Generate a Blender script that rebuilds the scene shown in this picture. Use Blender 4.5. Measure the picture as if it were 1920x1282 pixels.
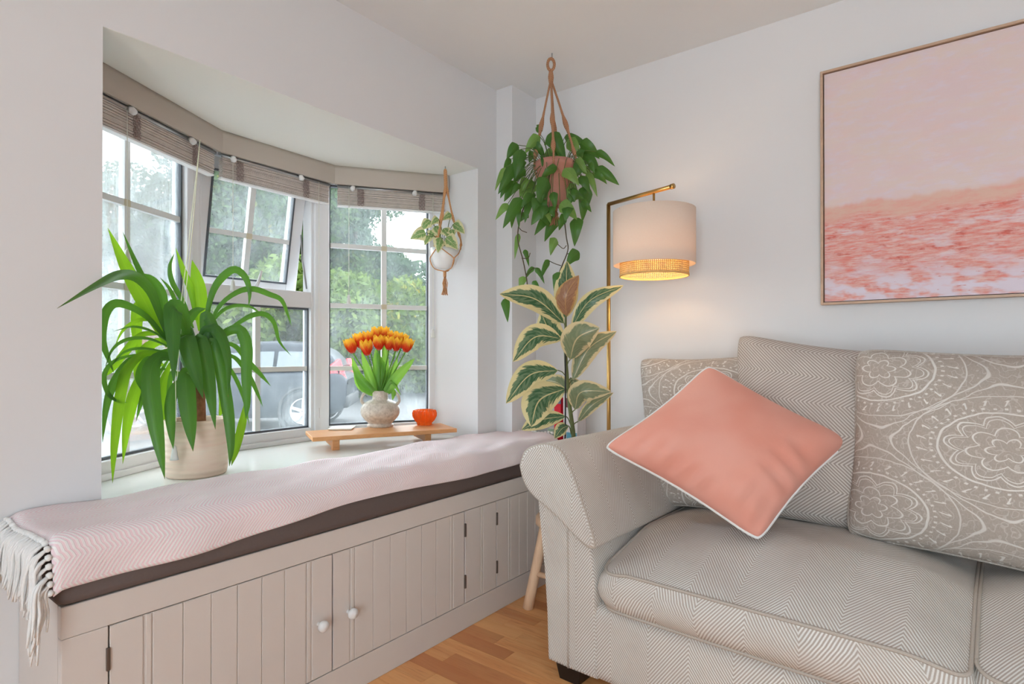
import bpy, math, random
import numpy as np
from mathutils import Vector, Matrix
for o in list(bpy.data.objects): bpy.data.objects.remove(o)
scene = bpy.context.scene; COL = scene.collection
random.seed(4); RNG = np.random.default_rng(4); PI = math.pi
# ------------------------------------------------------------------ camera
F, TH, PIT, CY = 1094.75, .655, .0047, 653.5
CAM = np.array([1.8568, -2.4928, 1.0814])
FW = np.array([-math.sin(TH)*math.cos(PIT), math.cos(TH)*math.cos(PIT), math.sin(PIT)])
RT = np.array([math.cos(TH), math.sin(TH), 0.]); UP = np.cross(RT, FW)
cd = bpy.data.cameras.new('camera'); cam = bpy.data.objects.new('camera', cd); COL.objects.link(cam)
cd.sensor_width = 36; cd.lens = F/1920*36; cd.shift_y = (CY-641)/1920; cd.clip_start = .02; cd.clip_end = 300
cam.matrix_world = Matrix(((RT[0], UP[0], -FW[0], CAM[0]), (RT[1], UP[1], -FW[1], CAM[1]), (RT[2], UP[2], -FW[2], CAM[2]), (0, 0, 0, 1)))
scene.camera = cam
def ray(x, y): return FW + RT*(x-960)/F - UP*(y-CY)/F
def atd(x, y, d): return CAM + ray(x, y)*d
def atz(x, y, z): d = ray(x, y); return CAM + d*((z-CAM[2])/d[2])
def atx(x, y, X): d = ray(x, y); return CAM + d*((X-CAM[0])/d[0])
def aty(x, y, Y): d = ray(x, y); return CAM + d*((Y-CAM[1])/d[1])
# ------------------------------------------------------------------ sky, added fill light, exposure
w = bpy.data.worlds.new('overcast_sky'); scene.world = w; w.use_nodes = True
bg = w.node_tree.nodes['Background']; bg.inputs[0].default_value = (.86, .95, 1, 1); bg.inputs[1].default_value = 5.6
def area(name, loc, rot, sx, sy, e, col=(1, 1, 1)):
    l = bpy.data.lights.new(name, 'AREA'); l.shape = 'RECTANGLE'; l.size = sx; l.size_y = sy; l.energy = e; l.color = col
    o = bpy.data.objects.new(name, l); COL.objects.link(o); o.location = loc; o.rotation_euler = rot; return o
# added fill light for the room, set at invented glazed doors out of view
area('added_fill_light', (2.6, -4.6, 1.1), (PI/2, 0, 0), 1.5, 1.9, 21, (.70, .91, 1))
scene.view_settings.view_transform = 'Standard'; scene.view_settings.look = 'None'
scene.view_settings.exposure = .25; scene.view_settings.gamma = 1; scene.view_settings.use_curve_mapping = False
# ------------------------------------------------------------------ colour + node helpers
def lin(c): c = c/255; return c/12.92 if c <= .04045 else ((c+.055)/1.055)**2.4
def A(r, g, b, k=.62): return tuple(min(.93, lin(v)/k) for v in (r, g, b))+(1,)
class S:
    def __init__(s, g, k): s.g, s.k = g, k
    def __add__(a, b): return a.g.m('ADD', a, b)
    __radd__ = __add__
    def __sub__(a, b): return a.g.m('SUBTRACT', a, b)
    def __rsub__(a, b): return a.g.m('SUBTRACT', b, a)
    def __mul__(a, b): return a.g.m('MULTIPLY', a, b)
    __rmul__ = __mul__
    def __truediv__(a, b): return a.g.m('DIVIDE', a, b)
class G:
    def __init__(s, name):
        s.mat = bpy.data.materials.new(name); s.mat.use_nodes = True; s.nt = s.mat.node_tree; s.n = s.nt.nodes
        s.n.clear(); s.out = s.n.new('ShaderNodeOutputMaterial'); s._tc = None
    def put(s, inp, v):
        if isinstance(v, S): s.nt.links.new(v.k, inp)
        else: inp.default_value = v
    def m(s, op, *a):
        n = s.n.new('ShaderNodeMath'); n.operation = op
        for i, v in enumerate(a): s.put(n.inputs[i], v)
        return S(s, n.outputs[0])
    def sin(s, a): return s.m('SINE', a)
    def cos(s, a): return s.m('COSINE', a)
    def abs(s, a): return s.m('ABSOLUTE', a)
    def mx(s, a, b): return s.m('MAXIMUM', a, b)
    def mn(s, a, b): return s.m('MINIMUM', a, b)
    def pp(s, a, b): return s.m('PINGPONG', a, b)
    def st(s, lo, hi, x):
        n = s.n.new('ShaderNodeMapRange'); n.interpolation_type = 'SMOOTHSTEP'
        s.put(n.inputs[0], x); n.inputs[1].default_value = lo; n.inputs[2].default_value = hi; return S(s, n.outputs[0])
    def line(s, x, w): return 1-s.st(w*.55, w*1.25, s.abs(x))
    def tc(s, k):
        if not s._tc: s._tc = s.n.new('ShaderNodeTexCoord')
        return S(s, s._tc.outputs[k])
    def xyz(s, v):
        n = s.n.new('ShaderNodeSeparateXYZ'); s.put(n.inputs[0], v); return [S(s, o) for o in n.outputs]
    def vec(s, x, y, z=0.):
        n = s.n.new('ShaderNodeCombineXYZ')
        for i, v in enumerate((x, y, z)): s.put(n.inputs[i], v)
        return S(s, n.outputs[0])
    def noise(s, v, sc=5, det=3, rough=.55):
        n = s.n.new('ShaderNodeTexNoise'); s.put(n.inputs['Vector'], v); n.inputs['Scale'].default_value = sc
        n.inputs['Detail'].default_value = det; n.inputs['Roughness'].default_value = rough; return S(s, n.outputs['Fac'])
    def mix(s, f, a, b):
        n = s.n.new('ShaderNodeMix'); n.data_type = 'RGBA'; s.put(n.inputs[0], f); s.put(n.inputs[6], a); s.put(n.inputs[7], b); return S(s, n.outputs[2])
    def attr(s, name):
        n = s.n.new('ShaderNodeAttribute'); n.attribute_name = name; return S(s, n.outputs['Fac'])
    def bsdf(s, col, rough=.6, spec=.3, metal=0, bump=None, bs=.3, bd=.005, sheen=0, trans=0, tcol=None, **kw):
        p = s.n.new('ShaderNodeBsdfPrincipled'); s.put(p.inputs['Base Color'], col); s.put(p.inputs['Roughness'], rough)
        p.inputs['Specular IOR Level'].default_value = spec; p.inputs['Metallic'].default_value = metal
        if sheen: p.inputs['Sheen Weight'].default_value = sheen; p.inputs['Sheen Roughness'].default_value = .4
        for k, v in kw.items(): s.put(p.inputs[k.replace('_', ' ')], v)
        if bump is not None:
            b = s.n.new('ShaderNodeBump'); b.inputs['Strength'].default_value = bs; b.inputs['Distance'].default_value = bd
            s.put(b.inputs['Height'], bump); s.nt.links.new(b.outputs[0], p.inputs['Normal'])
        sh = p.outputs[0]
        if trans:
            t = s.n.new('ShaderNodeBsdfTranslucent'); s.put(t.inputs[0], tcol if tcol is not None else col)
            x = s.n.new('ShaderNodeMixShader'); s.put(x.inputs[0], trans); s.nt.links.new(sh, x.inputs[1]); s.nt.links.new(t.outputs[0], x.inputs[2]); sh = x.outputs[0]
        s.nt.links.new(sh, s.out.inputs[0]); return s.mat
def plain(name, col, rough=.5, spec=.3, metal=0, nz=.06, sc=30, **kw):
    g = G(name); n = g.noise(g.tc('Object'), sc, 3)
    c2 = tuple(v*(1-nz*2.2) for v in col[:3])+(1,)
    return g.bsdf(g.mix(n, col, c2), rough, spec, metal, bump=n, bs=.08, bd=.003, **kw)
# ------------------------------------------------------------------ mesh helpers
LOC = {}
def unit(v): v = np.asarray(v, float); return v/max(1e-9, np.linalg.norm(v))
def spline(P, n):
    P = [np.asarray(p, float) for p in P]; Q = [2*P[0]-P[1]]+P+[2*P[-1]-P[-2]]; out = []
    for k in range(n):
        t = k/(n-1)*(len(P)-1); i = min(int(t), len(P)-2); f = t-i; a, b, c, d = Q[i:i+4]
        out.append(.5*((2*b)+(c-a)*f+(2*a-5*b+4*c-d)*f*f+(3*b-a-3*c+d)*f**3))
    return out
class MB:
    def __init__(s): s.v, s.f, s.uv = [], [], []
    def add(s, v, f, uv=None):
        o = len(s.v); s.v += [tuple(map(float, p)) for p in v]; s.f += [tuple(i+o for i in q) for q in f]
        s.uv += [tuple(q) for q in uv] if uv is not None else [(p[0], p[1]+p[2]) for p in v]
        return s
    def hexa(s, P): return s.add(P, [(0, 3, 2, 1), (4, 5, 6, 7), (0, 1, 5, 4), (1, 2, 6, 5), (2, 3, 7, 6), (3, 0, 4, 7)])
    def box(s, a, b):
        (x, y, z), (X, Y, Z) = a, b
        return s.hexa([(x, y, z), (X, y, z), (X, Y, z), (x, Y, z), (x, y, Z), (X, y, Z), (X, Y, Z), (x, Y, Z)])
    def prism(s, poly, z0, z1):
        n = len(poly); v = [(p[0], p[1], z0) for p in poly]+[(p[0], p[1], z1) for p in poly]
        return s.add(v, [tuple(range(n-1, -1, -1)), tuple(range(n, 2*n))]+[(i, (i+1) % n, n+(i+1) % n, n+i) for i in range(n)])
    def grid(s, rows, uvs=None, close=False):
        nr, nc = len(rows), len(rows[0]); v = [p for r in rows for p in r]; f = []
        for i in range(nr-1):
            for j in range(nc-(0 if close else 1)):
                k = (j+1) % nc; f.append((i*nc+j, i*nc+k, (i+1)*nc+k, (i+1)*nc+j))
        if uvs is None:
            uvs = []
            for i in range(nr):
                u = 0
                for j in range(nc):
                    if j: u += np.linalg.norm(np.array(rows[i][j])-np.array(rows[i][j-1]))
                    uvs.append((u, i/(nr-1)))
        else: uvs = [q for r in uvs for q in r]
        return s.add(v, f, uvs)
    def tube(s, P, r, n=8, sm=None, cap=True):
        P = [np.asarray(p, float) for p in P]
        if sm: P = spline(P, sm)
        m = len(P); rr = r if hasattr(r, '__len__') else [r]*m
        if len(rr) != m: rr = np.interp(np.linspace(0, 1, m), np.linspace(0, 1, len(rr)), rr)
        t0 = unit(P[1]-P[0]); a = unit(np.cross(t0, (0, 0, 1) if abs(t0[2]) < .9 else (1, 0, 0))); rows, uvs = [], []; L = 0
        for i in range(m):
            t = unit(P[min(i+1, m-1)]-P[max(i-1, 0)]); a = unit(a-t*(a@t)); b = np.cross(t, a)
            if i: L += np.linalg.norm(P[i]-P[i-1])
            rows.append([P[i]+rr[i]*(a*math.cos(2*PI*k/n)+b*math.sin(2*PI*k/n)) for k in range(n)]); uvs.append([(k/n, L) for k in range(n)])
        o = len(s.v); s.grid(rows, uvs, True)
        if cap: s.f += [tuple(o+k for k in range(n-1, -1, -1)), tuple(o+(m-1)*n+k for k in range(n))]
        return s
    def lathe(s, prof, c, n=32, axis=(0, 0, 1), sx=1):
        ax = unit(axis); a = unit(np.cross(ax, (0, 1, 0) if abs(ax[1]) < .9 else (1, 0, 0))); b = np.cross(ax, a); c = np.asarray(c, float)
        rows = [[c+ax*z+r*(a*math.cos(2*PI*k/n)+b*sx*math.sin(2*PI*k/n)) for k in range(n)] for r, z in prof]
        return s.grid(rows, [[(k/n, z) for k in range(n)] for r, z in prof], True)
    def xf(s, fn): s.v = [tuple(fn(np.array(p))) for p in s.v]; return s
    def build(s, name, mat, parent=None, smooth=True, bevel=0, loc=None, attrs=None, sub=0, solid=0):
        v = np.array(s.v, float)
        if parent is not None: L = LOC[parent]
        elif loc is not None: L = np.asarray(loc, float)
        else: L = np.array([(v[:, 0].min()+v[:, 0].max())/2, (v[:, 1].min()+v[:, 1].max())/2, v[:, 2].min()])
        me = bpy.data.meshes.new(name); me.from_pydata([tuple(p) for p in v-L], [], s.f)
        ul = me.uv_layers.new(name='UVMap'); idx = np.empty(len(me.loops), dtype=np.int32); me.loops.foreach_get('vertex_index', idx)
        ul.data.foreach_set('uv', np.array(s.uv, dtype=np.float32)[idx].ravel())
        if attrs is not None:
            at = me.attributes.new('rnd', 'FLOAT', 'POINT'); at.data.foreach_set('value', np.array(attrs, dtype=np.float32))
        if smooth:
            me.polygons.foreach_set('use_smooth', [True]*len(me.polygons))
        me.update(); me.materials.append(mat)
        o = bpy.data.objects.new(name, me); COL.objects.link(o); LOC[o] = L
        if parent is not None: o.parent = parent
        else: o.location = L
        if bevel:
            b = o.modifiers.new('bevel', 'BEVEL'); b.width = bevel; b.segments = 2; b.limit_method = 'ANGLE'
        if solid:
            b = o.modifiers.new('solid', 'SOLIDIFY'); b.thickness = solid; b.offset = 0
        if sub:
            b = o.modifiers.new('subdivision', 'SUBSURF'); b.levels = b.render_levels = sub
        return o
def thing(name, label, cat, loc, group=None):
    o = bpy.data.objects.new(name, None); COL.objects.link(o); o.location = loc; o.empty_display_size = .05; LOC[o] = np.asarray(loc, float)
    return tag(o, label, cat, group)
def tag(o, label=None, cat=None, group=None, kind=None):
    if label: o['label'] = label
    if cat: o['category'] = cat
    if group: o['group'] = group
    if kind: o['kind'] = kind
    return o
def struct(o, label=None): return tag(o, label, kind='structure')
def box(name, mat, a, b, parent=None, bevel=0, smooth=False): return MB().box(a, b).build(name, mat, parent, smooth, bevel)
# ------------------------------------------------------------------ materials
def wallmat(name, c):
    g = G(name); n = g.noise(g.tc('Object'), 60, 3); n2 = g.noise(g.tc('Object'), 2.5, 2)
    return g.bsdf(g.mix(n2, c, tuple(v*.97 for v in c[:3])+(1,)), .75, .2, bump=n, bs=.06, bd=.002)
M_wall = wallmat('wall_paint', (.80, .795, .81, 1)); M_ceil = wallmat('ceiling_paint', (.87, .88, .89, 1)); M_soffit = wallmat('soffit_paint', (.88, .89, .85, 1))
M_pvc = plain('white_upvc', (.83, .83, .85, 1), .3, .45, nz=.01); M_sill = plain('sill_gloss_white', (.84, .86, .83, 1), .22, .5, nz=.01)
M_gasket = plain('dark_gasket', (.12, .135, .155, 1), .5); M_bar = plain('glazing_bar_white', (.80, .82, .82, 1), .4, nz=.01); M_joint = plain('yellowed_joint', (.72, .66, .50, 1), .5)
M_cab = plain('cream_painted_wood', (.725, .665, .63, 1), .45, .35, nz=.02, sc=12); M_knob = plain('white_knob', (.85, .86, .88, 1), .3, .5, nz=.01)
M_hinge = plain('brown_hinge', (.16, .13, .115, 1), .4, .4, .6); M_grey = plain('grey_cushion_cloth', A(88, 79, 77), .85, .1, sc=200)
def woodmat(name, c1, c2, c3, along=0, sc=1., rough=.4, spec=.4):
    g = G(name); x, y, z = g.xyz(g.tc('Object')); r = g.attr('rnd')
    k = [(x*1.2, y*14, z*14), (x*14, y*1.2, z*14), (x*14, y*14, z*1.2)][along]
    v = g.vec(k[0]+r*31, k[1]+r*17, k[2]); n = g.noise(v, 2.2*sc, 4, .6); n2 = g.noise(v, 9*sc, 2)
    c = g.mix(g.st(.3, .7, n), c1, c2); c = g.mix(g.st(.5, .75, n2)*.5, c, c3); c = g.mix(g.st(.55, 1., r)*.75, c, c3); c = g.mix(g.st(.0, .45, .45-r)*.6, c, c1)
    return g.bsdf(c, rough, spec, bump=n2, bs=.05, bd=.002)
M_floor = woodmat('laminate_strip', (.93, .50, .20, 1), (.84, .36, .13, 1), (.58, .20, .07, 1), 0, 1, .3, .45)
M_board = woodmat('oak_board', A(182, 132, 88), A(164, 112, 68), A(138, 90, 52), 1); M_frame = woodmat('picture_frame_oak', A(168, 142, 122), A(140, 115, 96), A(120, 96, 78), 0)
M_stool = woodmat('pale_log_wood', A(205, 172, 145), A(180, 142, 115), A(150, 110, 82), 2); M_dark = plain('dark_wood_foot', (.022, .015, .012, 1), .35)
def herring(name, a, b, wd, p, k=1.1, swap=False, edge=.5, bs=.35, noise=.35, sheen=.0):
    g = G(name); u, v, _ = g.xyz(g.tc('UV'))
    if swap: u, v = v, u
    wob = g.noise(g.vec(u, v), 9, 2)*.012
    ph = (v+g.pp(u+wob*.3, wd)*k+wob*.4)*(1/p)
    s = g.st(.5-edge/2, .5+edge/2, g.sin(ph*(2*PI))*.5+.5); n = g.noise(g.vec(u, v), 420, 2); n2 = g.noise(g.vec(u, v), 7, 3)
    f = s*(.42+n2*.9)
    c = g.mix(f, a, b); c = g.mix(n*noise, c, tuple(q*.55 for q in a[:3])+(1,))
    return g.bsdf(c, .85, .12, bump=s+n, bs=bs, bd=.0015, sheen=sheen)
M_sofa = herring('sofa_herringbone', A(154, 145, 138), A(208, 203, 198), .125, .0118, 1.35)
M_sofa2 = herring('sofa_cushion_herringbone', A(136, 127, 121), A(186, 180, 175), .10, .0135, 1.1, swap=True)
M_throw = herring('pink_herringbone_throw', A(206, 180, 186), A(230, 226, 230), .045, .0098, .9, noise=.12)
M_pipe = plain('sofa_piping', A(166, 158, 150), .85, .1, sc=400, nz=.15); M_tassel = plain('tassel_yarn', A(214, 206, 200), .9, .1, sc=150)
def velvet():
    g = G('pink_velvet'); o = g.tc('UV'); n = g.noise(o, 4, 2); n2 = g.noise(o, 26, 3)
    c = g.mix(g.st(.3, .7, n)*.7, A(186, 126, 112), A(192, 144, 132))
    return g.bsdf(c, .8, .1, bump=n2, bs=.12, bd=.006, sheen=.3, Sheen_Tint=(1, .8, .75, 1))
M_velvet = velvet(); M_white_pipe = plain('white_piping', A(232, 218, 216), .7, .1)
def paisley(name, Lx=.62, Ly=.42, ox=0., oy=0.):
    g = G(name); u, v, _ = g.xyz(g.tc('UV')); wob = (g.noise(g.vec(u, v), 14, 2)-.5)*.016
    u = u+ox+wob; v = v+oy-wob; a = u*(2*PI/Lx); b = v*(2*PI/Ly); q = g.cos(a)+g.cos(b)
    def cell(du, dv):
        lu = g.m('WRAP', u+du, -Lx/2, Lx/2)/(Lx/2); lv = g.m('WRAP', v+dv, -Ly/2, Ly/2)/(Ly/2)
        return g.m('ARCTAN2', lv, lu), g.m('SQRT', lu*lu+lv*lv)
    def med(t, r):
        L = g.line(r-.70, .007)*.8; L = g.mx(L, g.line(r-.475, .011))
        for n, r0, am, w_ in ((10, .33, .10, .009), (10, .29, .10, .006), (7, .19, .09, .009), (6, .09, .06, .009)):
            L = g.mx(L, g.line(r-r0-g.abs(g.cos(t*(n/2)+n))*am, w_))
        wv = g.sin(t*26+r*46); lf = g.line(r-.60-wv*.035, .011)*g.st(-.1, .4, g.sin(t*26+r*46+1.2)); L = g.mx(L, lf)
        dots = g.st(.45, .65, g.sin(t*44))*g.line(r-.53, .014); return g.mx(L, dots*.9)
    L = g.mx(med(*cell(0., 0.)), med(*cell(Lx/2, Ly/2)))
    L = g.mx(L, g.line(g.abs(q)-.10-g.sin(a*7)*.03*g.sin(b*5), .022)*.85)
    sw = g.noise(g.vec(u, v), 24, 2, .4); L = g.mx(L, g.line(g.m('FRACT', sw*7)-.5, .085)*.33)
    n = g.noise(g.vec(u, v*.6), 260, 2); n2 = g.noise(g.vec(u, v), 5, 2)
    c = g.mix(n, A(154, 146, 138), A(132, 123, 116)); c = g.mix(L*(.36+n2*.55), c, A(202, 199, 196))
    return g.bsdf(c, .85, .12, bump=L+n*.5, bs=.3, bd=.002)
M_pais = paisley('paisley_fabric', ox=-.06, oy=-.02); M_pais2 = paisley('paisley_fabric_small', .62, .42, .22, .06)
def painting():
    g = G('pink_landscape_paint'); u, v, _ = g.xyz(g.tc('UV'))
    n1 = g.noise(g.vec(u*1.2, v*3), 3, 4, .6); n2 = g.noise(g.vec(u*3, v*7), 4, 5, .65); n3 = g.noise(g.vec(u*2, v*9), 9, 5, .7); n4 = g.noise(g.vec(u*1.4, v*3.2), 6, 3)
    sky = g.mix(g.st(.35, .65, n1), A(185, 167, 169, .62), A(185, 170, 166, .62)); sky = g.mix(g.st(.45, .7, n2)*.7, sky, A(183, 173, 183, .62)); sky = g.mix(g.st(.5, .75, n4)*.5, sky, A(189, 165, 160, .62))
    h = .415+(g.noise(g.vec(u*4, 0.), 2.2, 3)-.5)*.09; h2 = h-.055-(g.noise(g.vec(u*5, 3.), 2.5, 3)-.5)*.10
    c = g.mix(g.st(-.012, .012, h-v), sky, g.mix(g.st(.4, .65, n2), A(185, 154, 142, .62), A(187, 141, 131, .62)))
    ld = g.mix(g.st(.42, .62, n3), A(185, 125, 117, .62), A(185, 148, 144, .62)); ld = g.mix(g.st(.55, .68, n2), ld, A(170, 89, 81, .62)); ld = g.mix(g.st(.54, .64, n4)*.6, ld, A(185, 174, 181, .62))
    st_ = g.noise(g.vec(u*3+v*1.5, v*22), 5, 5, .7); ld = g.mix(g.st(.52, .66, st_)*.7, ld, A(190, 96, 86, .62)); ld = g.mix(g.st(.50, .62, 1-st_)*.35, ld, A(208, 186, 183, .62)); c = g.mix(g.st(-.02, .03, h2-v), c, ld)
    low = g.st(.0, .16, .2-v)*g.st(.40, .55, n4); c = g.mix(low, c, A(185, 176, 186, .62)); c = g.mix(g.st(.62, .70, n3)*g.st(0., .1, .25-v), c, A(172, 98, 90, .62))
    return g.bsdf(c, .7, .2, bump=n3, bs=.25, bd=.004)
M_paint = painting()
M_brass = plain('brushed_brass', (.56, .34, .12, 1), .3, .5, 1, nz=.02)
def shade():
    g = G('lamp_shade_linen'); n = g.noise(g.tc('Object'), 300, 2)
    return g.bsdf(g.mix(n, A(206, 190, 178), A(196, 178, 166)), .9, .1, bump=n, bs=.1, bd=.001, trans=.22, tcol=(.85, .72, .60, 1))
M_shade = shade(); M_cane = plain('woven_cane', A(222, 168, 112), .7, .2, nz=.1, sc=90, trans=.25)
def bulbmat():
    g = G('warm_bulb'); e = g.n.new('ShaderNodeEmission'); e.inputs[0].default_value = (1, .72, .42, 1); e.inputs[1].default_value = 4; g.nt.links.new(e.outputs[0], g.out.inputs[0]); return g.mat
M_bulb = bulbmat()
def rope(name, c):
    g = G(name); u, v, _ = g.xyz(g.tc('UV')); s = g.sin((u+v*55)*(2*PI*2))*.5+.5; n = g.noise(g.tc('Object'), 200, 2)
    return g.bsdf(g.mix(s*.6+n*.3, tuple(q*.55 for q in c[:3])+(1,), c), .9, .1, bump=s+n, bs=.5, bd=.002)
M_jute = rope('jute_rope', A(164, 122, 94)); M_jute2 = rope('light_jute_rope', A(196, 146, 104))
def leafmat(name, c1, c2, trans=.4, tc=None, rough=.35, tip=True, spec=.4):
    g = G(name); u, v, _ = g.xyz(g.tc('UV')); n = g.noise(g.vec(u*3, v*26), 3, 3); n2 = g.noise(g.tc('Object'), 9, 2)
    oi = S(g, g.n.new('ShaderNodeObjectInfo').outputs['Random']); c = g.mix(g.st(.35, .65, n)*.6+oi*.4, c1, c2); c = g.mix(oi*.35, c, tuple(q*.6 for q in c1[:3])+(1,)); c = g.mix(n2*.35, c, tuple(q*.5 for q in c1[:3])+(1,)); c = g.mix(g.line(v-.5, .03)*.35, c, c2)
    if tip: c = g.mix(g.st(.975, .99, u), c, (.20, .11, .05, 1))
    return g.bsdf(c, rough, spec, bump=n, bs=.12, bd=.002, trans=trans, tcol=tc or c2)
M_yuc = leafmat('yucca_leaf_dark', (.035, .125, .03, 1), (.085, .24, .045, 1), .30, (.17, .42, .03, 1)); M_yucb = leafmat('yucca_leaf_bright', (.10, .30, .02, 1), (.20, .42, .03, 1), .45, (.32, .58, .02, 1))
M_poth = leafmat('pothos_leaf', (.04, .135, .022, 1), (.095, .24, .05, 1), .25, (.2, .45, .05, 1), tip=False); M_pothb = leafmat('pothos_leaf_pale', (.14, .31, .06, 1), (.30, .47, .14, 1), .3, (.35, .6, .12, 1), tip=False)
M_tleaf = leafmat('tulip_leaf', (.13, .34, .05, 1), (.24, .50, .08, 1), .45, (.36, .66, .08, 1), tip=False); M_vine = plain('vine_stem', (.11, .16, .05, 1), .5); M_vine_d = plain('brown_vine', (.10, .075, .04, 1), .5)
def variegated(name, green, gmid, cream, lim=.62, trans=.22):
    g = G(name); u, v, _ = g.xyz(g.tc('UV')); d = g.abs(v-.5)*2; ob = g.xyz(g.tc('Object'))[0]*3
    j = g.noise(g.vec(u*13-d*3.2+ob, v*1.2), 1.6, 3, .7)-.5; j2 = g.noise(g.vec(u*3+ob, v*2+ob), 1.3, 2)-.5
    f = 1-g.st(-.05, .05, d-lim-j*.75-j2*.7+g.st(.75, 1.05, u)*.35); mid = g.noise(g.vec(u*9-d*3, v*2.5), 2, 2)
    c = g.mix(f, cream, g.mix(g.st(.42, .58, mid), green, gmid)); c = g.mix(g.line(v-.5, .022)*.8, c, cream)
    return g.bsdf(c, .32, .45, bump=g.sin((u*14-d*3)*(2*PI)), bs=.06, bd=.002, trans=trans)
M_rub = variegated('variegated_rubber_leaf', (.045, .13, .055, 1), (.15, .24, .13, 1), (.78, .68, .36, 1)); M_rubg = variegated('variegated_leaf_underside', (.20, .25, .14, 1), (.25, .29, .17, 1), (.72, .60, .35, 1), .72)
M_rubb = variegated('new_leaf_underside', (.33, .17, .10, 1), (.40, .22, .13, 1), (.55, .33, .13, 1), .8); M_manj = variegated('cream_pothos_leaf', (.16, .33, .09, 1), (.36, .48, .20, 1), (.76, .72, .42, 1), .55, .35)
M_trunk = plain('yucca_trunk_bark', A(150, 105, 80), .9, .1, nz=.3, sc=70); M_soil = plain('soil', (.10, .06, .04, 1), .95, .05, nz=.3, sc=80); M_stem = plain('rubber_stem', (.16, .19, .07, 1), .5, nz=.2)
def ribbed():
    g = G('ribbed_pink_ceramic'); x, y, z = g.xyz(g.tc('Object')); n = g.noise(g.vec(x*2, y*2, z*40), 2, 3); s = g.sin(z*330+n*2)
    return g.bsdf(g.mix(n, A(214, 188, 172), A(196, 166, 150)), .55, .3, bump=s, bs=.25, bd=.003)
M_pot = ribbed(); M_terra = plain('pink_terracotta', A(158, 112, 100), .8, .15, nz=.1, sc=25); M_wpot = plain('white_glazed_pot', A(226, 224, 216), .3, .45); M_dpot = plain('grey_planter', (.42, .40, .38, 1), .7)
def stone():
    g = G('speckled_stoneware'); o = g.tc('Object'); n = g.noise(o, 60, 4, .6); n2 = g.noise(o, 220, 2)
    c = g.mix(g.st(.35, .7, n), A(176, 167, 156), A(152, 141, 129)); c = g.mix(g.st(.60, .7, n2)*.6, c, A(120, 104, 92))
    return g.bsdf(c, .35, .45, bump=n, bs=.1, bd=.003)
M_stone = stone()
def tulipmat():
    g = G('tulip_petal'); u, v, _ = g.xyz(g.tc('UV')); d = g.abs(v-.5)*2; n = g.noise(g.vec(u*2, v*9), 3, 3)
    f = g.st(.32, .85, u*.85+d*.25*u+(n-.5)*.7)
    c = g.mix(f, (.82, .07, .02, 1), (.98, .60, .05, 1)); c = g.mix(g.st(0., .18, .16-u), c, (.80, .25, .18, 1))
    return g.bsdf(c, .5, .25, trans=.42)
M_tulip = tulipmat()
def orange_glass():
    g = G('orange_glass'); n = g.noise(g.tc('Object'), 20, 2); return g.bsdf((1, .27, .05, 1), .08, .5, bump=n, bs=.02, bd=.002, Transmission_Weight=.45, trans=.5, tcol=(1, .34, .08, 1))
M_oglass = orange_glass()
def glassmat(name, base, amt):
    g = G(name); x, y, z = g.xyz(g.tc('Object')); n = g.noise(g.vec(x*150, y*150, z*16), 1, 4, .65); n2 = g.noise(g.vec(x*3, y*3, z*2.2), 1.6, 3); n3 = g.noise(g.vec(x*150, y*150, z*60), 1, 2)
    f = base+g.st(.35, .75, n2)*amt*(.35+g.st(.42, .62, n)*.9)+g.st(.60, .72, n3)*amt*.35
    tr = g.n.new('ShaderNodeBsdfTransparent'); tl = g.n.new('ShaderNodeBsdfTranslucent'); tl.inputs[0].default_value = (.86, .93, .95, 1)
    gl = g.n.new('ShaderNodeBsdfGlossy'); gl.inputs['Roughness'].default_value = .05; fr = g.n.new('ShaderNodeFresnel'); fr.inputs[0].default_value = 1.35
    a = g.n.new('ShaderNodeMixShader'); g.put(a.inputs[0], f); g.nt.links.new(tr.outputs[0], a.inputs[1]); g.nt.links.new(tl.outputs[0], a.inputs[2])
    b = g.n.new('ShaderNodeMixShader'); g.put(b.inputs[0], S(g, fr.outputs[0])*.5); g.nt.links.new(a.outputs[0], b.inputs[1]); g.nt.links.new(gl.outputs[0], b.inputs[2])
    g.nt.links.new(b.outputs[0], g.out.inputs[0]); return g.mat
M_glass = glassmat('misted_glass', .035, .085); M_glass_l = glassmat('wet_misted_glass', .13, .22); M_glass_c = glassmat('lightly_misted_glass', .04, .11)
M_pelmet = plain('taupe_pelmet', A(158, 150, 142), .7, .2, nz=.02, sc=8); M_slat = plain('weathered_bamboo_slat', A(196, 188, 182), .7, .2, nz=.14, sc=45); M_rail = plain('metal_head_rail', (.45, .45, .45, 1), .35, .4, .7); M_cord = plain('blind_cord', A(205, 200, 190), .8)
M_cordy = plain('cream_blind_cord', A(225, 212, 178), .8); M_tape = plain('mauve_ladder_cord', A(150, 134, 130), .85, nz=.2, sc=160); M_weight = plain('grey_cord_weight', A(190, 190, 186), .5); M_plug = plain('pale_plastic', A(214, 210, 206), .4)
M_asph = plain('pale_asphalt', (.13, .13, .133, 1), .9, .1, nz=.12, sc=3); M_grass = plain('grass', (.085, .13, .04, 1), .95, .05, nz=.3, sc=4); M_car = plain('dark_blue_grey_car_paint', (.016, .022, .032, 1), .4, .3, nz=.02); M_cglass = plain('car_glass', (.10, .12, .135, 1), .15, .5, nz=.0)
M_tyre = plain('tyre_rubber', (.03, .03, .032, 1), .8); M_rim = plain('alloy_rim', (.62, .63, .66, 1), .3, .5, .5); M_red = plain('red_tail_light', (.75, .04, .05, 1), .2, .6, nz=.0); M_trim = plain('black_car_trim', (.03, .032, .035, 1), .5); M_bark = plain('tree_bark', (.13, .10, .07, 1), .9, nz=.3, sc=6)
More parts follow.
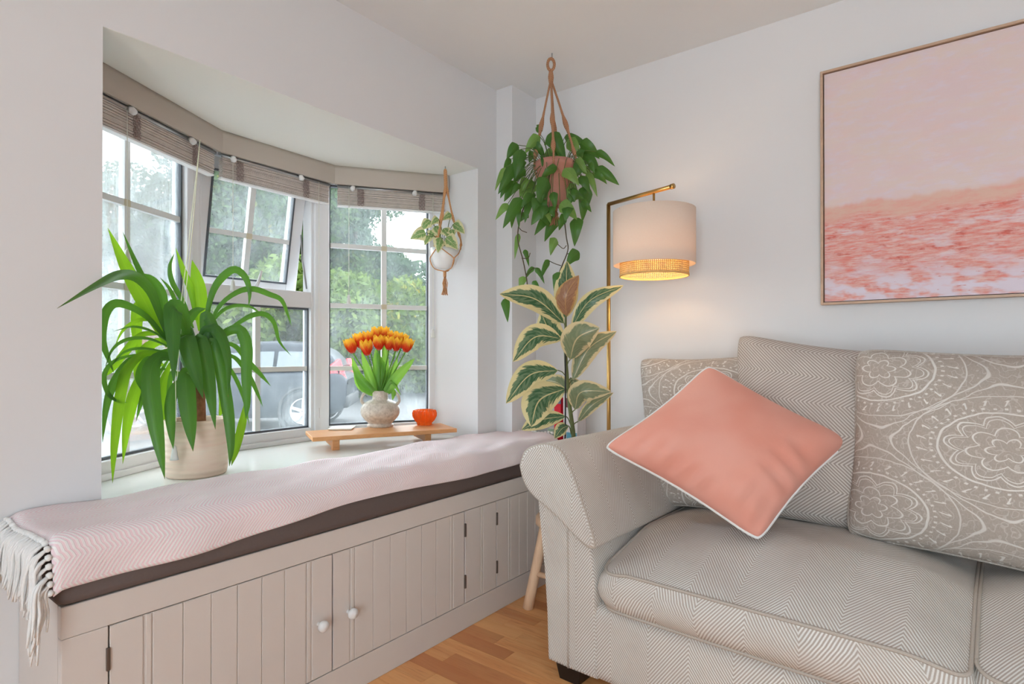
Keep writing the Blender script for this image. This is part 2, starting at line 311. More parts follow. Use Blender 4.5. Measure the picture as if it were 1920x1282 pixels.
def foliage(name, a, b, y):
    g = G(name); r = g.attr('rnd'); c = g.mix(r, a, b); c = g.mix(g.st(.86, .97, r), c, y); return g.bsdf(c, .6, .2, trans=.4)
M_fol = [foliage('tree_foliage_mid', (.035, .075, .022, 1), (.10, .165, .05, 1), (.24, .24, .055, 1)), foliage('tree_foliage_blue', (.035, .075, .04, 1), (.085, .145, .075, 1), (.18, .21, .08, 1)), foliage('hedge_foliage_yellow', (.05, .10, .018, 1), (.15, .21, .04, 1), (.36, .30, .04, 1))]
# ------------------------------------------------------------------ room shell
HC, ZS, ZH, YL, YR = 2.4, .66, 1.97, -1.9115, -.3475
XR, YB = 4.6, -4.7
floor = struct(box('floor', plain('floor_screed', (.30, .17, .09, 1), .6), (-.3, YB-.1, -.12), (XR+.1, .1, -.0085)))
def strip_mesh(mb, x0, x1, y0, y1, z): mb.box((x0+.0004, y0+.0004, -.008), (x1-.0004, y1-.0004, z))
rest, rest_a = MB(), []
row = 0; y = 0.
while y > YB+.05:
    x = .02-random.uniform(0, .35); y0 = max(y-.068, YB)
    while x < XR:
        L = random.choice((.28, .36, .42, .5, .55)); x0, x1 = max(x, .02), min(x+L, XR); z = random.uniform(-.0003, 0); rn = random.random()
        if x1-x0 > .01:
            if x0 < 1.35 and x1 > .3 and y > -2.35:
                mb = MB(); strip_mesh(mb, x0, x1, y0, y, z); mb.build('floor_strip', M_floor, floor, False, attrs=[rn]*8)
            else: strip_mesh(rest, x0, x1, y0, y, z); rest_a += [rn]*8
        x += L
    y -= .068
tag(rest.build('floor_strips', M_floor, floor, False, attrs=rest_a), kind='stuff')
struct(box('ceiling', M_ceil, (-.4, YB-.1, HC), (XR+.1, .12, HC+.1)))
wl = MB().box((-.30, YB-.1, -.3), (0, YL, HC)).box((-.30, YR, -.3), (0, .12, HC)).box((-.30, YL, ZH+.001), (0, YR, HC)).box((-.30, YL, -.3), (0, YR, ZS-.041))
struct(wl.build('wall_window', M_wall, smooth=False))
struct(box('wall_sofa', M_wall, (0, 0, -.1), (XR, .12, HC)))
struct(box('wall_side', M_wall, (XR, YB, -.1), (XR+.1, .12, HC)))
struct(MB().box((0, YB-.1, -.1), (1.8, YB, HC)).box((3.4, YB-.1, -.1), (XR+.1, YB, HC)).box((1.8, YB-.1, 2.1), (3.4, YB, HC)).build('wall_back', M_wall, smooth=False))
struct(box('trim_1', M_wall, (0, -.205, .0), (.10, 0, HC)), 'boxed pipe casing in the corner')
bk = MB()
for x in (1.8, 2.56, 3.32): bk.box((x, YB-.08, 0), (x+.08, YB-.02, 2.1))
bk.box((1.8, YB-.08, 2.02), (3.4, YB-.02, 2.1)).box((1.8, YB-.08, 0), (3.4, YB-.02, .1)); struct(bk.build('added_door_1', M_pvc, smooth=False))  # unseen glazed doors, invented with their wall opening to admit fill daylight
struct(box('baseboard_sofa', M_pvc, (.10, -.016, 0), (XR, 0, .11)))
# ------------------------------------------------------------------ bay: sill, soffit, windows
C0, C1 = np.array([-.62, -1.41]), np.array([-.62, -.85]); R0, R1 = np.array([-.605, -.835]), np.array([-.311, -.308]); L0, L1 = np.array([-.311, -1.952]), np.array([-.605, -1.425])
off = np.array([-.10, 0])
poly = [(-.0015, YL), (-.0015, YR), tuple(R1+off+(0, .02)), tuple(R0+(-.08, .02)), tuple(C1+off), tuple(C0+off), tuple(L1+(-.08, -.02)), tuple(L0+off+(0, -.02))]
struct(MB().prism(poly, ZS-.04, ZS).build('trim_2', M_sill, smooth=False, bevel=.004), 'white glossy window sill board of the bay')
struct(MB().prism(poly, ZH, ZH+.12).build('ceiling_bay', M_soffit, smooth=False))
struct(MB().prism([poly[i] for i in (2, 3, 4, 5, 6, 7)]+[(-.30, YL-.05), (-.30, YR+.05)], -.35, ZS-.041).build('wall_bay', wallmat('outside_render', (.7, .68, .64, 1)), smooth=False))
class Fac:
    def __init__(s, a, b): s.a, s.L = a, np.linalg.norm(b-a); s.e = (b-a)/s.L; s.n = np.array([s.e[1], -s.e[0]])
    def p(s, t, n, z): q = s.a+s.e*t+s.n*n; return np.array([q[0], q[1], z])
    def box(s, mb, t0, t1, n0, n1, z0, z1):
        return mb.hexa([s.p(t0, n0, z0), s.p(t1, n0, z0), s.p(t1, n1, z0), s.p(t0, n1, z0), s.p(t0, n0, z1), s.p(t1, n0, z1), s.p(t1, n1, z1), s.p(t0, n1, z1)][::1])
def rect_frame(fc, mb, t0, t1, z0, z1, wd, n0, n1, wb=None, wt=None):
    wb = wb or wd; wt = wt or wd
    fc.box(mb, t0, t0+wd, n0, n1, z0, z1); fc.box(mb, t1-wd, t1, n0, n1, z0, z1); fc.box(mb, t0+wd, t1-wd, n0, n1, z0, z0+wb); fc.box(mb, t0+wd, t1-wd, n0, n1, z1-wt, z1); return mb
def glazing(fc, parent, t0, t1, z0, z1, hz, vt, gm, nm=None):
    fn = nm or (lambda m: m)
    g = MB(); rect_frame(fc, g, t0-.004, t1+.004, z0-.004, z1+.004, .008, -.012, .014); fn(g).build('gasket', M_gasket, parent, False)
    zs = [z0]+hz+[z1]; ts = [t0]+vt+[t1]
    for i in range(len(zs)-1):
        for j in range(len(ts)-1):
            fn(fc.box(MB(), ts[j], ts[j+1], -.004, .004, zs[i], zs[i+1])).build('pane', gm, parent, False)
    for z in hz: fn(fc.box(MB(), t0, t1, -.010, .012, z-.011, z+.011)).build('glazing_bar', M_bar, parent, False)
    for t in vt: fn(fc.box(MB(), t-.012, t+.012, -.011, .013, z0, z1)).build('glazing_bar', M_bar, parent, False)
    for z in hz:
        for t in vt: fn(fc.box(MB(), t-.013, t+.013, -.012, .014, z-.012, z+.012)).build('bar_joint', M_joint, parent, False)
def window(name, fc, label):
    o = bpy.data.objects.new(name, None); COL.objects.link(o); L = fc.p(fc.L/2, 0, ZS); o.location = L; LOC[o] = L; return struct(o, label)
FL_, FC_, FR_ = Fac(L0, L1), Fac(C0, C1), Fac(R0, R1)
HZ = [.998, 1.305, 1.597]
for nm, fc, gm, lb, ta, tb in (('window_1', FL_, M_glass_l, 'left angled bay window with wet misted panes', .05, .055), ('window_3', FR_, M_glass, 'right angled bay window behind the tulips', .055, .045)):
    wn = window(nm, fc, lb); mb = MB(); rect_frame(fc, mb, 0, fc.L, ZS, ZH, ta if nm == 'window_1' else ta, -.035, .035, .062, .08)
    mb.build('window_frame', M_pvc, wn, False, .004)
    fc.box(MB(), .0, fc.L, .035, .05, ZS, ZS+.022).build('bottom_bead', M_pvc, wn, False, .003)
    glazing(fc, wn, .058, fc.L-.058, .727, 1.885, HZ, [fc.L/2 + (.02 if nm == 'window_3' else -.02)], gm)
wc = window('window_2', FC_, 'middle bay window with an open vent above a fixed pane'); fc = FC_; mb = MB(); T1 = fc.L
rect_frame(fc, mb, 0, T1, ZS, ZH, .028, -.035, .035, .06, .06); fc.box(mb, .028, T1-.028, -.035, .035, 1.287, 1.362); mb.build('window_frame', M_pvc, wc, False, .004)
fc.box(MB(), 0, T1, .035, .05, ZS, ZS+.022).build('bottom_bead', M_pvc, wc, False, .003)
glazing(fc, wc, .03, T1-.03, .725, 1.282, [1.0], [T1/2], M_glass_c)
hz_ = 1.90; tl = math.radians(10.5)
def tilt(mb):
    piv = fc.p(0, -.02, hz_)
    def fn(p):
        q = p-piv; n = q[0]*fc.n[0]+q[1]*fc.n[1]; base = q-np.array([fc.n[0], fc.n[1], 0])*n-np.array([0, 0, q[2]]); c, s_ = math.cos(tl), math.sin(tl)
        n2 = n*c+q[2]*s_; z2 = -n*s_+q[2]*c; return piv+base+np.array([fc.n[0], fc.n[1], 0])*n2+np.array([0, 0, z2])
    return mb.xf(fn)
sash = tilt(rect_frame(fc, MB(), .032, T1-.032, 1.345, 1.905, .055, -.05, .01)).build('vent_sash', M_pvc, wc, False, .003)
glazing(fc, sash, .09, T1-.09, 1.403, 1.85, [1.597], [T1/2-.01], M_glass_c, tilt)
h0 = atx(480, 541, -.58); MB().box(h0+(-.02, -.012, -.012), h0+(.0, .05, .006)).build('handle_base', M_pvc, wc, False, .003)
MB().tube([h0+(-.005, 0, 0), h0+(.0, .012, .035), h0+(.0, .026, .08)], [.008, .007, .005], 8).build('stay_handle', M_pvc, wc)
MB().tube([fc.p(T1-.03, 0, 1.38), fc.p(T1-.034, -.03, 1.52), fc.p(T1-.04, -.03, 1.64)], .004, 6).build('friction_stay', M_rail, wc)
for q, ln in (((597, 776), .035),): h1 = atx(*q, -.575); MB().box(h1+(-.01, -.006, -.02), h1+(.008, .008, .03)).build('latch', M_pvc, wc, False, .002)
for nm, a, b in (('trim_3', C1, R0), ('trim_4', L1, C0)):
    struct(MB().prism([a+(-.06, -.012), b+(-.06, .012), b+(.045, .014), a+(.045, -.014)], ZS, ZH).build(nm, M_pvc, smooth=False, bevel=.004), 'white corner post between two bay windows')
# ------------------------------------------------------------------ blinds
PV = [np.array(p) for p in ((-.195, -1.905), (-.495, -1.345), (-.512, -.80), (-.190, -.352))]
def blind(i, label, tapes, cords):
    fc = Fac(PV[i], PV[i+1]); L = fc.L; o = thing('window_blind', label, 'blind', fc.p(L/2, 0, 1.785), 'rolled up bamboo blinds of the bay')
    mb = MB(); rows, nz = [], 7
    for k in range(nz): t = k/(nz-1); rows.append([fc.p(0, .006*math.sin(PI*t), 1.882+.088*t), fc.p(L, .006*math.sin(PI*t), 1.882+.088*t)])
    rows += [[fc.p(0, -.014, 1.97), fc.p(L, -.014, 1.97)], [fc.p(0, -.014, 1.882), fc.p(L, -.014, 1.882)], rows[0]]
    mb.grid(rows).build('pelmet', M_pelmet, o, True, .0); m = .012
    fc.box(MB(), m, L-m, -.055, -.03, 1.885, 1.925).build('head_rail', M_rail, o, False, .003)
    MB().tube([fc.p(m, -.022, 1.876), fc.p(L-m, -.022, 1.876)], .007, 8).build('roller_rod', M_rail, o)
    mb = MB(); n = 17
    for k in range(n):
        z = 1.793+k*.0046; dn = random.uniform(-.003, .003); fc.box(mb, m+random.uniform(0, .004), L-m-random.uniform(0, .004), -.052+dn, -.024+dn, z, z+.0027)
    tag(mb.build('slat_stack', M_slat, o, False), kind='stuff')
    fc.box(MB(), m, L-m, -.054, -.024, 1.783, 1.791).build('bottom_rail', M_plug, o, False, .002)
    for t in tapes:
        mb = MB()
        for q in (-.012, -.004, .004, .012): mb.tube([fc.p(t*L+q+.003*math.sin(k*1.7+q*400), -.0195, 1.789+.078*k/16) for k in range(17)], .0013, 5)
        for k in range(16): mb.tube([fc.p(t*L-.014+random.uniform(-.004, .004), -.0185, 1.7955+k*.0048), fc.p(t*L+.014+random.uniform(-.004, .004), -.0185, 1.7955+k*.0048+random.uniform(-.002, .002))], .0013, 5)
        mb.build('ladder_cord', M_tape, o)
        MB().tube([fc.p(t*L-.035, -.012, 1.878), fc.p(t*L-.04, .004, 1.862)], [.010, .012], 10).build('cord_plug', M_plug, o)
    for t, zb, mt, wt in cords:
        c_ = MB().tube([fc.p(t*L, -.016, 1.88), fc.p(t*L, -.014, zb)], .0011, 5).build('pull_cord', mt, o)
        if wt: MB().lathe([(.002, .045), (.006, .04), (.010, .012), (.012, 0), (0, 0)], fc.p(t*L, -.014, zb-.03), 10).build('cord_weight', M_weight, c_)
    return o
b1 = blind(0, 'taupe bamboo blind drawn up over the left angled window', (.36, .80), ((.29, 1.40, M_cord, True),))
P0 = atd(375, 262, 2.08); c_ = MB().tube([P0, atd(352, 470, 2.0), atd(331, 640, 1.93), atd(330, 790, 1.86)], .0013, 5, 12).build('pull_cord', M_cordy, b1)
MB().tube([P0, atd(357, 470, 2.0), atd(337, 640, 1.94), atd(327, 820, 1.85)], .0013, 5, 12).build('pull_cord', M_cordy, b1)
MB().lathe([(.002, .045), (.006, .04), (.010, .012), (.013, 0), (0, 0)], atd(327, 862, 1.85), 10).build('cord_weight', M_weight, c_)
blind(1, 'taupe bamboo blind drawn up over the middle window', (.16, .74), ((.10, 1.36, M_cord, True), (.86, 1.0, M_cord, False)))
blind(2, 'taupe bamboo blind drawn up over the right angled window', (.22, .76), ((.12, 1.34, M_cord, True), (.86, 1.18, M_cord, True)))
# ------------------------------------------------------------------ window seat
CX = .3232; YE = -2.086
ws = thing('storage_bench', 'cream built in storage bench with grooved cupboard doors', 'bench', (CX/2, YE/2, 0))
box('carcass', M_cab, (0.002, YE, 0.0), (CX-.022, -.002, .53), ws)
box('top_rail', M_cab, (CX-.022, YE, .46), (CX, -.002, .53), ws, .002); box('plinth', M_cab, (CX-.022, YE, 0), (CX, -.002, .098), ws, .002)
box('end_stile', M_cab, (CX-.022, YE, .0985), (CX, -1.998, .4595), ws, .002)
def boards(parent, y0, y1, xf, plan):
    for a, b in plan:
        box('board', M_cab, (xf-.003, a+.0008, .101), (xf, b-.0008, .457), parent, .0018)
def door(y0, y1, plan, hinge, knob=None):
    d = box('cupboard_door', M_cab, (CX-.02, y0+.0015, .1005), (CX-.003, y1-.0015, .4575), ws)
    boards(d, y0, y1, CX, plan)
    for z in (.185, .385): box('hinge', M_hinge, (CX-.002, hinge-.004, z-.026), (CX+.005, hinge+.004, z+.026), d, .0015)
    if knob:
        MB().lathe([(.006, 0), (.0065, .012), (.012, .016), (.0165, .022), (.0165, .030), (.012, .036), (0, .038)], (CX, knob, .262), 20, (1, 0, 0)).build('knob', M_knob, d)
def plan(y0, y1, st, n, first=True):
    p = [(y0, y0+st), (y0+st+.004, y0+st+.018)]; a = y0+st+.020; b = y1-st-.020
    p += [(a+(b-a)*k/n, a+(b-a)*(k+1)/n) for k in range(n)]+[(y1-st-.018, y1-st-.004), (y1-st, y1)]; return p
door(-1.996, -1.403, plan(-1.996, -1.403, .070, 6), -1.999, -1.452); door(-1.400, -.800, plan(-1.400, -.800, .062, 6), -.797, -1.345)
fx = box('fixed_panel', M_cab, (CX-.02, -.795, .1005), (CX-.003, -.602, .4575), ws); boards(fx, 0, 0, CX, [(-.795, -.705), (-.702, -.690), (-.688, -.602)])
door(-.600, -.05, plan(-.600, -.05, .075, 6), -.601)
cu = MB(); n = 60
def rbox(mb, a, b, r, n=5):
    mb.box(a, b); return mb
tag(rbox(MB(), (.012, YE-.012, .531), (CX+.014, -.212, .660), .02).build('seat_cushion', M_grey, smooth=True, bevel=.022), 'long grey fabric seat cushion on the window seat under the throw', 'cushion')
# throw
def wr(y, s): return .0035*math.sin(7*y+9*s)+.003*math.sin(15*y-19*s+1)+.0025*math.sin(24*y+44*s)+.0012*math.sin(60*s+9*y)
prof = [(-.0, .0), (.08, .0), (.16, .0), (.24, .0), (.29, 0), (.315, -.003), (.334, -.013), (.343, -.034), (.346, -.06), (.347, -.084)]
rows, uvs = [], []; ys = np.linspace(-2.108, -.16, 130)
for y in ys:
    dn = [wr(y, p[0]) for p in prof]; row, ur, L = [], [], 0
    cut = .018*math.sin(2.2*y+.6)+.012*math.sin(6*y)
    PP = spline([np.array((p[0]+(.004 if p[1] < -.04 else 0)*math.sin(20*y), p[1], 0)) for p in prof], 40)
    for k, p in enumerate(PP):
        t = k/39; zz = .674+p[1]+(wr(y, p[0])+.009)*(1 if p[1] > -.02 else .3)
        if p[1] < -.03: zz = .674+p[1]*(1+cut*9*(p[1]+.03)/-.054)
        back = .02*math.sin(3*y+1)*(1-t)**4*(1 if YL < y < YR else 0)
        xx = max(p[0], .004)+p[1]*0-back*0
        if y < -2.09: zz -= (-2.09-y)*.6
        if k: L += np.linalg.norm(PP[k]-PP[k-1])
        row.append((xx+(.003*math.sin(23*y) if p[1] < -.02 else 0), y, zz)); ur.append((y, L))
    rows.append(row); uvs.append([(q[1], q[0]) for q in ur])
th = thing('throw_blanket', 'pink and white herringbone throw with tassels over the window seat', 'throw', (.17, -1.13, .67))
MB().grid(rows, uvs).build('blanket', M_throw, th, solid=.004)
def tassel(p, d, ln, spread=.012, down=.7):
    mb = MB(); p = np.asarray(p, float); d = unit(d); mb.lathe([(0, -.006), (.006, -.004), (.0075, 0), (.006, .005), (0, .007)], p, 8, d)
    for k in range(9):
        e = np.array([random.gauss(0, 1), random.gauss(0, .6), 0])*spread; q = p+d*ln*.22; mb.tube([p, q+e*.5+(0, 0, -ln*.16*down), q+e*.7+(random.gauss(0, .003), random.gauss(0, .004), -ln*.6*down), q+e+d*ln*.06+(0, 0, -ln*1.1*down*random.uniform(.8, 1.1))], [.003, .0036, .0034, .002], 5, 9)
    return mb.xf(lambda p: np.array([max(p[0], .004), p[1], p[2]]))
E0 = [np.array(p) for p in rows[0]]; al = np.concatenate([[0], np.cumsum([np.linalg.norm(E0[i+1]-E0[i]) for i in range(39)])])
for k in range(24):
    q = np.array([np.interp(al[-1]*(k+.5)/24, al, [p[c] for p in E0]) for c in range(3)])
    tassel(q+(0, -.005, 0), (random.uniform(-.15, .3), -1, -.15), random.uniform(.09, .13), .009, .95).build('tassel', M_tassel, th)
for k in range(17):
    x = .01+k*.0195; tassel((x, -.155, .688+.004*math.sin(k)), (random.uniform(-.4, .4), .8, .05), random.uniform(.03, .05), .008, .12).build('tassel', M_tassel, th)
# books in the corner
X0 = aty(1030, 800, -.07)[0]; xa, xb, xc = aty(1042, 800, -.07)[0], aty(1055, 800, -.07)[0], aty(1079, 800, -.07)[0]
def book(x0, x1, z0, z1, mat, label, cat, extra=(), y0=-.085, y1=-.003):
    o = thing('book' if cat == 'book' else 'folder', label, cat, ((x0+x1)/2, (y0+y1)/2, z0)); box('cover', mat, (x0, y0, z0), (x1, y1, z1), o, .002)
    box('pages', M_white_pipe, (x0+.003, y0+.004, z1-.001), (x1-.003, y1-.002, z1+.0015), o)
    for nm, m_, a, b, c, d in extra: box(nm, m_, (x0+a*(x1-x0), y0-.0012, c), (x0+b*(x1-x0), y0+.001, d), o)
book(X0, xa-.001, .531, .70, plain('green_book', A(150, 172, 150), .6), 'short pale green book on the window seat beside the red one', 'book')
book(xa, xb-.001, .531, .855, plain('red_book', A(205, 30, 50), .4), 'bright red spined book with a blue top behind the rubber plant', 'book', (('blue_label', plain('slate_blue', A(100, 110, 135), .5), -.01, 1.01, .825, .8565),))
book(xb+.012, xc+.02, 0.0, .875, plain('white_folder', A(200, 196, 200), .6), 'tall white folder standing in the corner behind the rubber plant stem', 'folder', (('dark_red_mark', plain('maroon', A(110, 60, 66), .6), .2, .6, .81, .855), ('blue_mark', plain('teal', A(90, 150, 175), .6), .25, .95, .64, .69)))
# ------------------------------------------------------------------ sofa
SA = math.radians(-2.5); SC = np.array([.8, -.88])
def SR(p): d = p[:2]-SC; return np.array([SC[0]+d[0]*math.cos(SA)-d[1]*math.sin(SA), SC[1]+d[0]*math.sin(SA)+d[1]*math.cos(SA), p[2]])
sofa = thing('sofa', 'silver grey herringbone fabric sofa with a padded scroll arm', 'sofa', (1.9, -.5, 0))
def closed(P, n): P = list(P); return spline(P+[P[0]], n+1)[:-1]
def loft(mb, sec, ys, shr):
    n = len(sec); c = sum(sec)/n; arc = [0]
    for i in range(n): arc.append(arc[-1]+np.linalg.norm(sec[(i+1) % n]-sec[i]))
    rows, uvs = [], []
    for y, s in zip(ys, shr):
        r = [c+(q-c)*s for q in sec]; r.append(r[0]); rows.append([(q[0], y, q[1]) for q in r]); uvs.append([(y, a) for a in arc])
    mb.grid(rows, uvs); o = len(mb.v); r = rows[0]; m = sec
    mb.add([(c[0], ys[0]-.003, c[1])]+r[:-1], [(0, 1+(i+1) % n, 1+i) for i in range(n)], [(c[0], c[1])]+[(q[0], q[2]) for q in r[:-1]])
    r = rows[-1]; mb.add(r[:-1], [tuple(range(n))]); return mb
pad = [np.array(p) for p in ((.655, .69), (.672, .735), (.709, .762), (.774, .777), (.83, .757), (.868, .70), (.912, .60), (.955, .49), (.945, .466), (.90, .484), (.81, .545), (.712, .598), (.672, .64))]
bod = [np.array(p) for p in ((.762, .05), (.757, .2), (.746, .35), (.730, .48), (.716, .60), (.75, .63), (.85, .57), (.925, .49), (.945, .35), (.948, .2), (.948, .05), (.85, .048))]
def mirror(sec): return [np.array((3.84-p[0], p[1])) for p in sec][::-1]
for sd in (0, 1):
    P, B = (pad, bod) if not sd else (mirror(pad), mirror(bod))
    Pc = closed(P, 64); Bs = [q for i in range(len(B)) for q in [B[i]*(1-t)+B[(i+1) % len(B)]*t for t in (0, .33, .66)]]
    am = loft(MB(), Bs, [-.872, -.868, -.86, -.5, -.06], [.96, .985, 1, 1, 1]).xf(SR).build('arm', M_sofa, sofa)
    loft(MB(), Pc, [-.895, -.892, -.882, -.865, -.6, -.3, -.06, -.045], [.93, .97, .995, 1, 1, 1, 1, .96]).xf(SR).build('arm_pad', M_sofa, am)
    ring = [np.array((q[0], -.889, q[1])) for q in [sum(Pc)/64+(q-sum(Pc)/64)*.985 for q in Pc]]; MB().tube(ring+[ring[0], ring[1]], .0032, 6).xf(SR).build('piping', M_pipe, am)
    xs = .848 if not sd else 3.84-.848
    MB().tube([(xs-.004, -.873, .055), (xs-.002, -.874, .3), (xs-.006, -.874, .5)], .0035, 6, 8).xf(SR).build('seam', M_pipe, am)
def rrect(x0, x1, y0, y1, rs, n=10):
    out = []
    for (cx, cy, a0), r in zip(((x0, y0, PI), (x1, y0, 1.5*PI), (x1, y1, 0), (x0, y1, .5*PI)), rs):
        sx = 1 if cx == x0 else -1; sy = 1 if cy == y0 else -1
        for k in range(n): a = a0+PI/2*k/(n-1); out.append(np.array((cx+sx*r+r*math.cos(a), cy+sy*r+r*math.sin(a))))
    res = []
    for i, p in enumerate(out):
        q = out[(i+1) % len(out)]; d = np.linalg.norm(q-p); m = max(1, int(d/.03)); res += [p+(q-p)*k/m for k in range(m)]
    return res
def seat(x0, x1, y0=-.878, y1=-.13):
    o = rrect(x0, x1, y0, y1, (.075, .035, .05, .05)); n = len(o); c = sum(o)/n; per = [0]
    for i in range(n): per.append(per[-1]+np.linalg.norm(o[(i+1) % n]-o[i]))
    def zt(p): t = (p[1]-y0)/(y1-y0); ex = min(p[0]-x0, x1-p[0])/(x1-x0); return .405+.075*min(1, t*2.2)-.02*max(0, .12-ex)/.12
    side, su = [], []
    for dz, outs in ((-.004, -.03), (0, .0), (.25, .016), (.5, .024), (.75, .018), (1, .0)):
        r, ur = [], []
        for i in range(n+1):
            p = o[i % n]; d = unit(p-c); zz = zt(p); z = .288+(zz-.288)*dz; wv = .004*math.sin(per[i]*23)*math.sin(PI*dz) if 0 < dz < 1 else 0
            r.append((p[0]+d[0]*(outs+wv), p[1]+d[1]*(outs+wv), z)); ur.append((per[i], z))
        side.append(r); su.append(ur)
    mb = MB().grid(side, su); top, tu = [], []
    for t in (0, .04, .1, .2, .35, .5, .65, .8, .92, 1):
        r, ur = [], []
        for i in range(n+1):
            p = o[i % n]*(1-t)+c*t; z = zt(p)*(1)+.036*(1-(1-t)**2.6) if t > 0 else zt(o[i % n]); z += .003*math.sin(p[0]*19+p[1]*11)*min(1, t*6)
            r.append((p[0], p[1], z)); ur.append((p[0], p[1]))
        top.append(r); tu.append(ur)
    mb.grid(top, tu); s_ = mb.xf(SR).build('seat_cushion', M_sofa, sofa)
    for z in (0, 1):
        ring = [np.array((o[i % n][0], o[i % n][1], .288 if z == 0 else zt(o[i % n])+.002)) for i in range(n+2)]; MB().tube(ring, .0048, 6).xf(SR).build('piping', M_pipe, s_)
seat(.955, 1.872); seat(1.880, 2.80)
mb = MB(); sec = [(-.10, .05), (-.845, .05), (-.862, .055), (-.868, .08), (-.868, .24), (-.862, .272), (-.845, .284), (-.10, .284)]
xs = np.linspace(.944, 2.896, 30); mb.grid([[(x, q[0], q[1]) for q in sec] for x in xs], [[(x, q[1]-q[0]*.0+(i > 5)*(-q[0]-.84)) for i, q in enumerate(sec)] for x in xs]); mb.xf(SR).build('base', M_sofa, sofa)
MB().box((.93, -.135, .05), (2.90, -.035, .80)).xf(SR).build('back', M_sofa, sofa, True, .03)
for x, y in ((.80, -.835), (2.98, -.835), (.80, -.09), (2.98, -.09)): MB().hexa([(x, y-.025, 0), (x+.075, y-.025, 0), (x+.075, y+.05, 0), (x, y+.05, 0), (x-.012, y-.03, .052), (x+.085, y-.03, .052), (x+.085, y+.06, .052), (x-.012, y+.06, .052)]).xf(SR).build('foot', M_dark, sofa, False, .003)
# cushions
def pillow(name, label, TL, TR, BR, BL, T, mat, pmat, swap=False, bow=.05, wr_=0., pr=.0045, pow_=.42, n=41, flip=1, sag=0.):
    TL, TR, BR, BL = [np.asarray(p, float) for p in (TL, TR, BR, BL)]; cc = (TL+TR+BR+BL)/4; TL, TR, BR, BL = [cc+(p-cc)*1.035 for p in (TL, TR, BR, BL)]; W_ = np.linalg.norm(TR-TL); H_ = np.linalg.norm(BL-TL); N = unit(np.cross(TR-TL, BL-TL))*flip
    def base(s, t):
        s2, t2 = s*(1-bow*(1-s*s*0)*(1-t*t)*abs(s)), t*(1-bow*(1-s*s)*abs(t)); cr = 1-.055*abs(s*t)**7; s2, t2 = s2*cr, t2*cr; a, b = (s2+1)/2, (t2+1)/2
        return (TL*(1-a)+TR*a)*b+(BL*(1-a)+BR*a)*(1-b)
    def pos(s, t, sg):
        h = T*((max(0, 1-s**4)*max(0, 1-t**4))**pow_)*(.60+.40*(1-s*s)*(1-t*t)); p = base(s, t)
        if wr_:
            eb = max(0, 1-abs(t+.72)/.42); er = max(0, 1-abs(s-.74)/.36)
            h += wr_*(eb*(.55*math.sin(17*s+2.5*math.sin(5*s)-5*t)+.45*math.sin(29*s+3*t+1))*(1-s*s*.6)+.6*er*math.sin(15*t+3*math.sin(4*t)+4*s)*(1-t*t*.5)+.35*math.sin(6*s+5*t+.5)*(1-s*s)*(1-t*t)*max(0, .4-t))
        h += sag*(1-t)*.5*(1-s*s)*(1-t*t)*T
        return p+N*h*sg
    S_ = [math.sin(PI/2*x) for x in np.linspace(-1, 1, n)]; mb = MB()
    for sg in (1, -1):
        rows = [[pos(s, t, sg) for s in S_] for t in S_]; uv = [[(s*W_/2, t*H_/2) for s in S_] for t in S_]
        mb.grid(rows if sg > 0 else [r[::-1] for r in rows], uv if sg > 0 else [r[::-1] for r in uv])
    c = (BL+BR)/2; o = thing(name, label, 'cushion', (c[0], c[1], min(BL[2], BR[2], TL[2], TR[2]))); mb.build('cover', mat, o)
    k = 40; E_ = [base(s, -1) for s in np.linspace(-1, 1, k)]+[base(1, t) for t in np.linspace(-1, 1, k)][1:]+[base(s, 1) for s in np.linspace(1, -1, k)][1:]+[base(-1, t) for t in np.linspace(1, -1, k)][1:]
    cc = (TL+TR+BR+BL)/4; E2 = [p-(p-cc)*.035*max(0, (np.linalg.norm(p-cc)/np.linalg.norm(TL-cc)-.85))/.15 for p in E_]
    MB().tube(E_+[E_[1]], pr, 8).build('piping', pmat, o); return o
pillow('scatter_cushion', 'paisley cushion half hidden behind the pink velvet one', (.785, -.20, 1.045), (1.225, -.17, 1.055), (1.27, -.30, .50), (.885, -.33, .485), .105, M_pais2, M_pais2, flip=1)
pillow('scatter_cushion', 'plain grey herringbone cushion standing in the middle of the sofa back', (1.19, -.205, 1.14), (1.72, -.205, 1.06), (1.70, -.335, .505), (1.205, -.315, .51), .115, M_sofa2, M_sofa2)
pillow('scatter_cushion', 'large paisley cushion at the right end of the sofa back', (1.598, -.325, 1.082), (2.22, -.36, 1.06), (2.20, -.50, .505), (1.578, -.40, .515), .140, M_pais, M_pais, pr=.006)
pillow('scatter_cushion', 'pink velvet cushion with white piping leaning at an angle', (1.15, -.43, 1.028), (1.570, -.340, .796), (1.374, -.650, .516), (.887, -.705, .752), .125, M_velvet, M_white_pipe, wr_=.0135, pr=.0058, bow=.085, pow_=.48, n=91)
# ------------------------------------------------------------------ picture
pa = aty(1537.5, 138, -.03); px0, pz0, pz1 = 1.4387, 1.2566, 2.1384; px1 = px0+.90
pc = thing('framed_painting', 'large pink abstract landscape canvas in a thin oak frame', 'painting', ((px0+px1)/2, -.02, pz0))
cv = MB().add([(px0+.012, -.026, pz0+.012), (px1-.012, -.026, pz0+.012), (px1-.012, -.026, pz1-.012), (px0+.012, -.026, pz1-.012), (px0+.012, -.006, pz0+.012), (px1-.012, -.006, pz0+.012), (px1-.012, -.006, pz1-.012), (px0+.012, -.006, pz1-.012)], [(0, 1, 2, 3), (4, 7, 6, 5), (0, 4, 5, 1), (2, 6, 7, 3), (1, 5, 6, 2), (0, 3, 7, 4)], [(0, 0), (1, 0), (1, 1), (0, 1), (0, 0), (1, 0), (1, 1), (0, 1)]).build('canvas', M_paint, pc, False)
fw_ = .0085
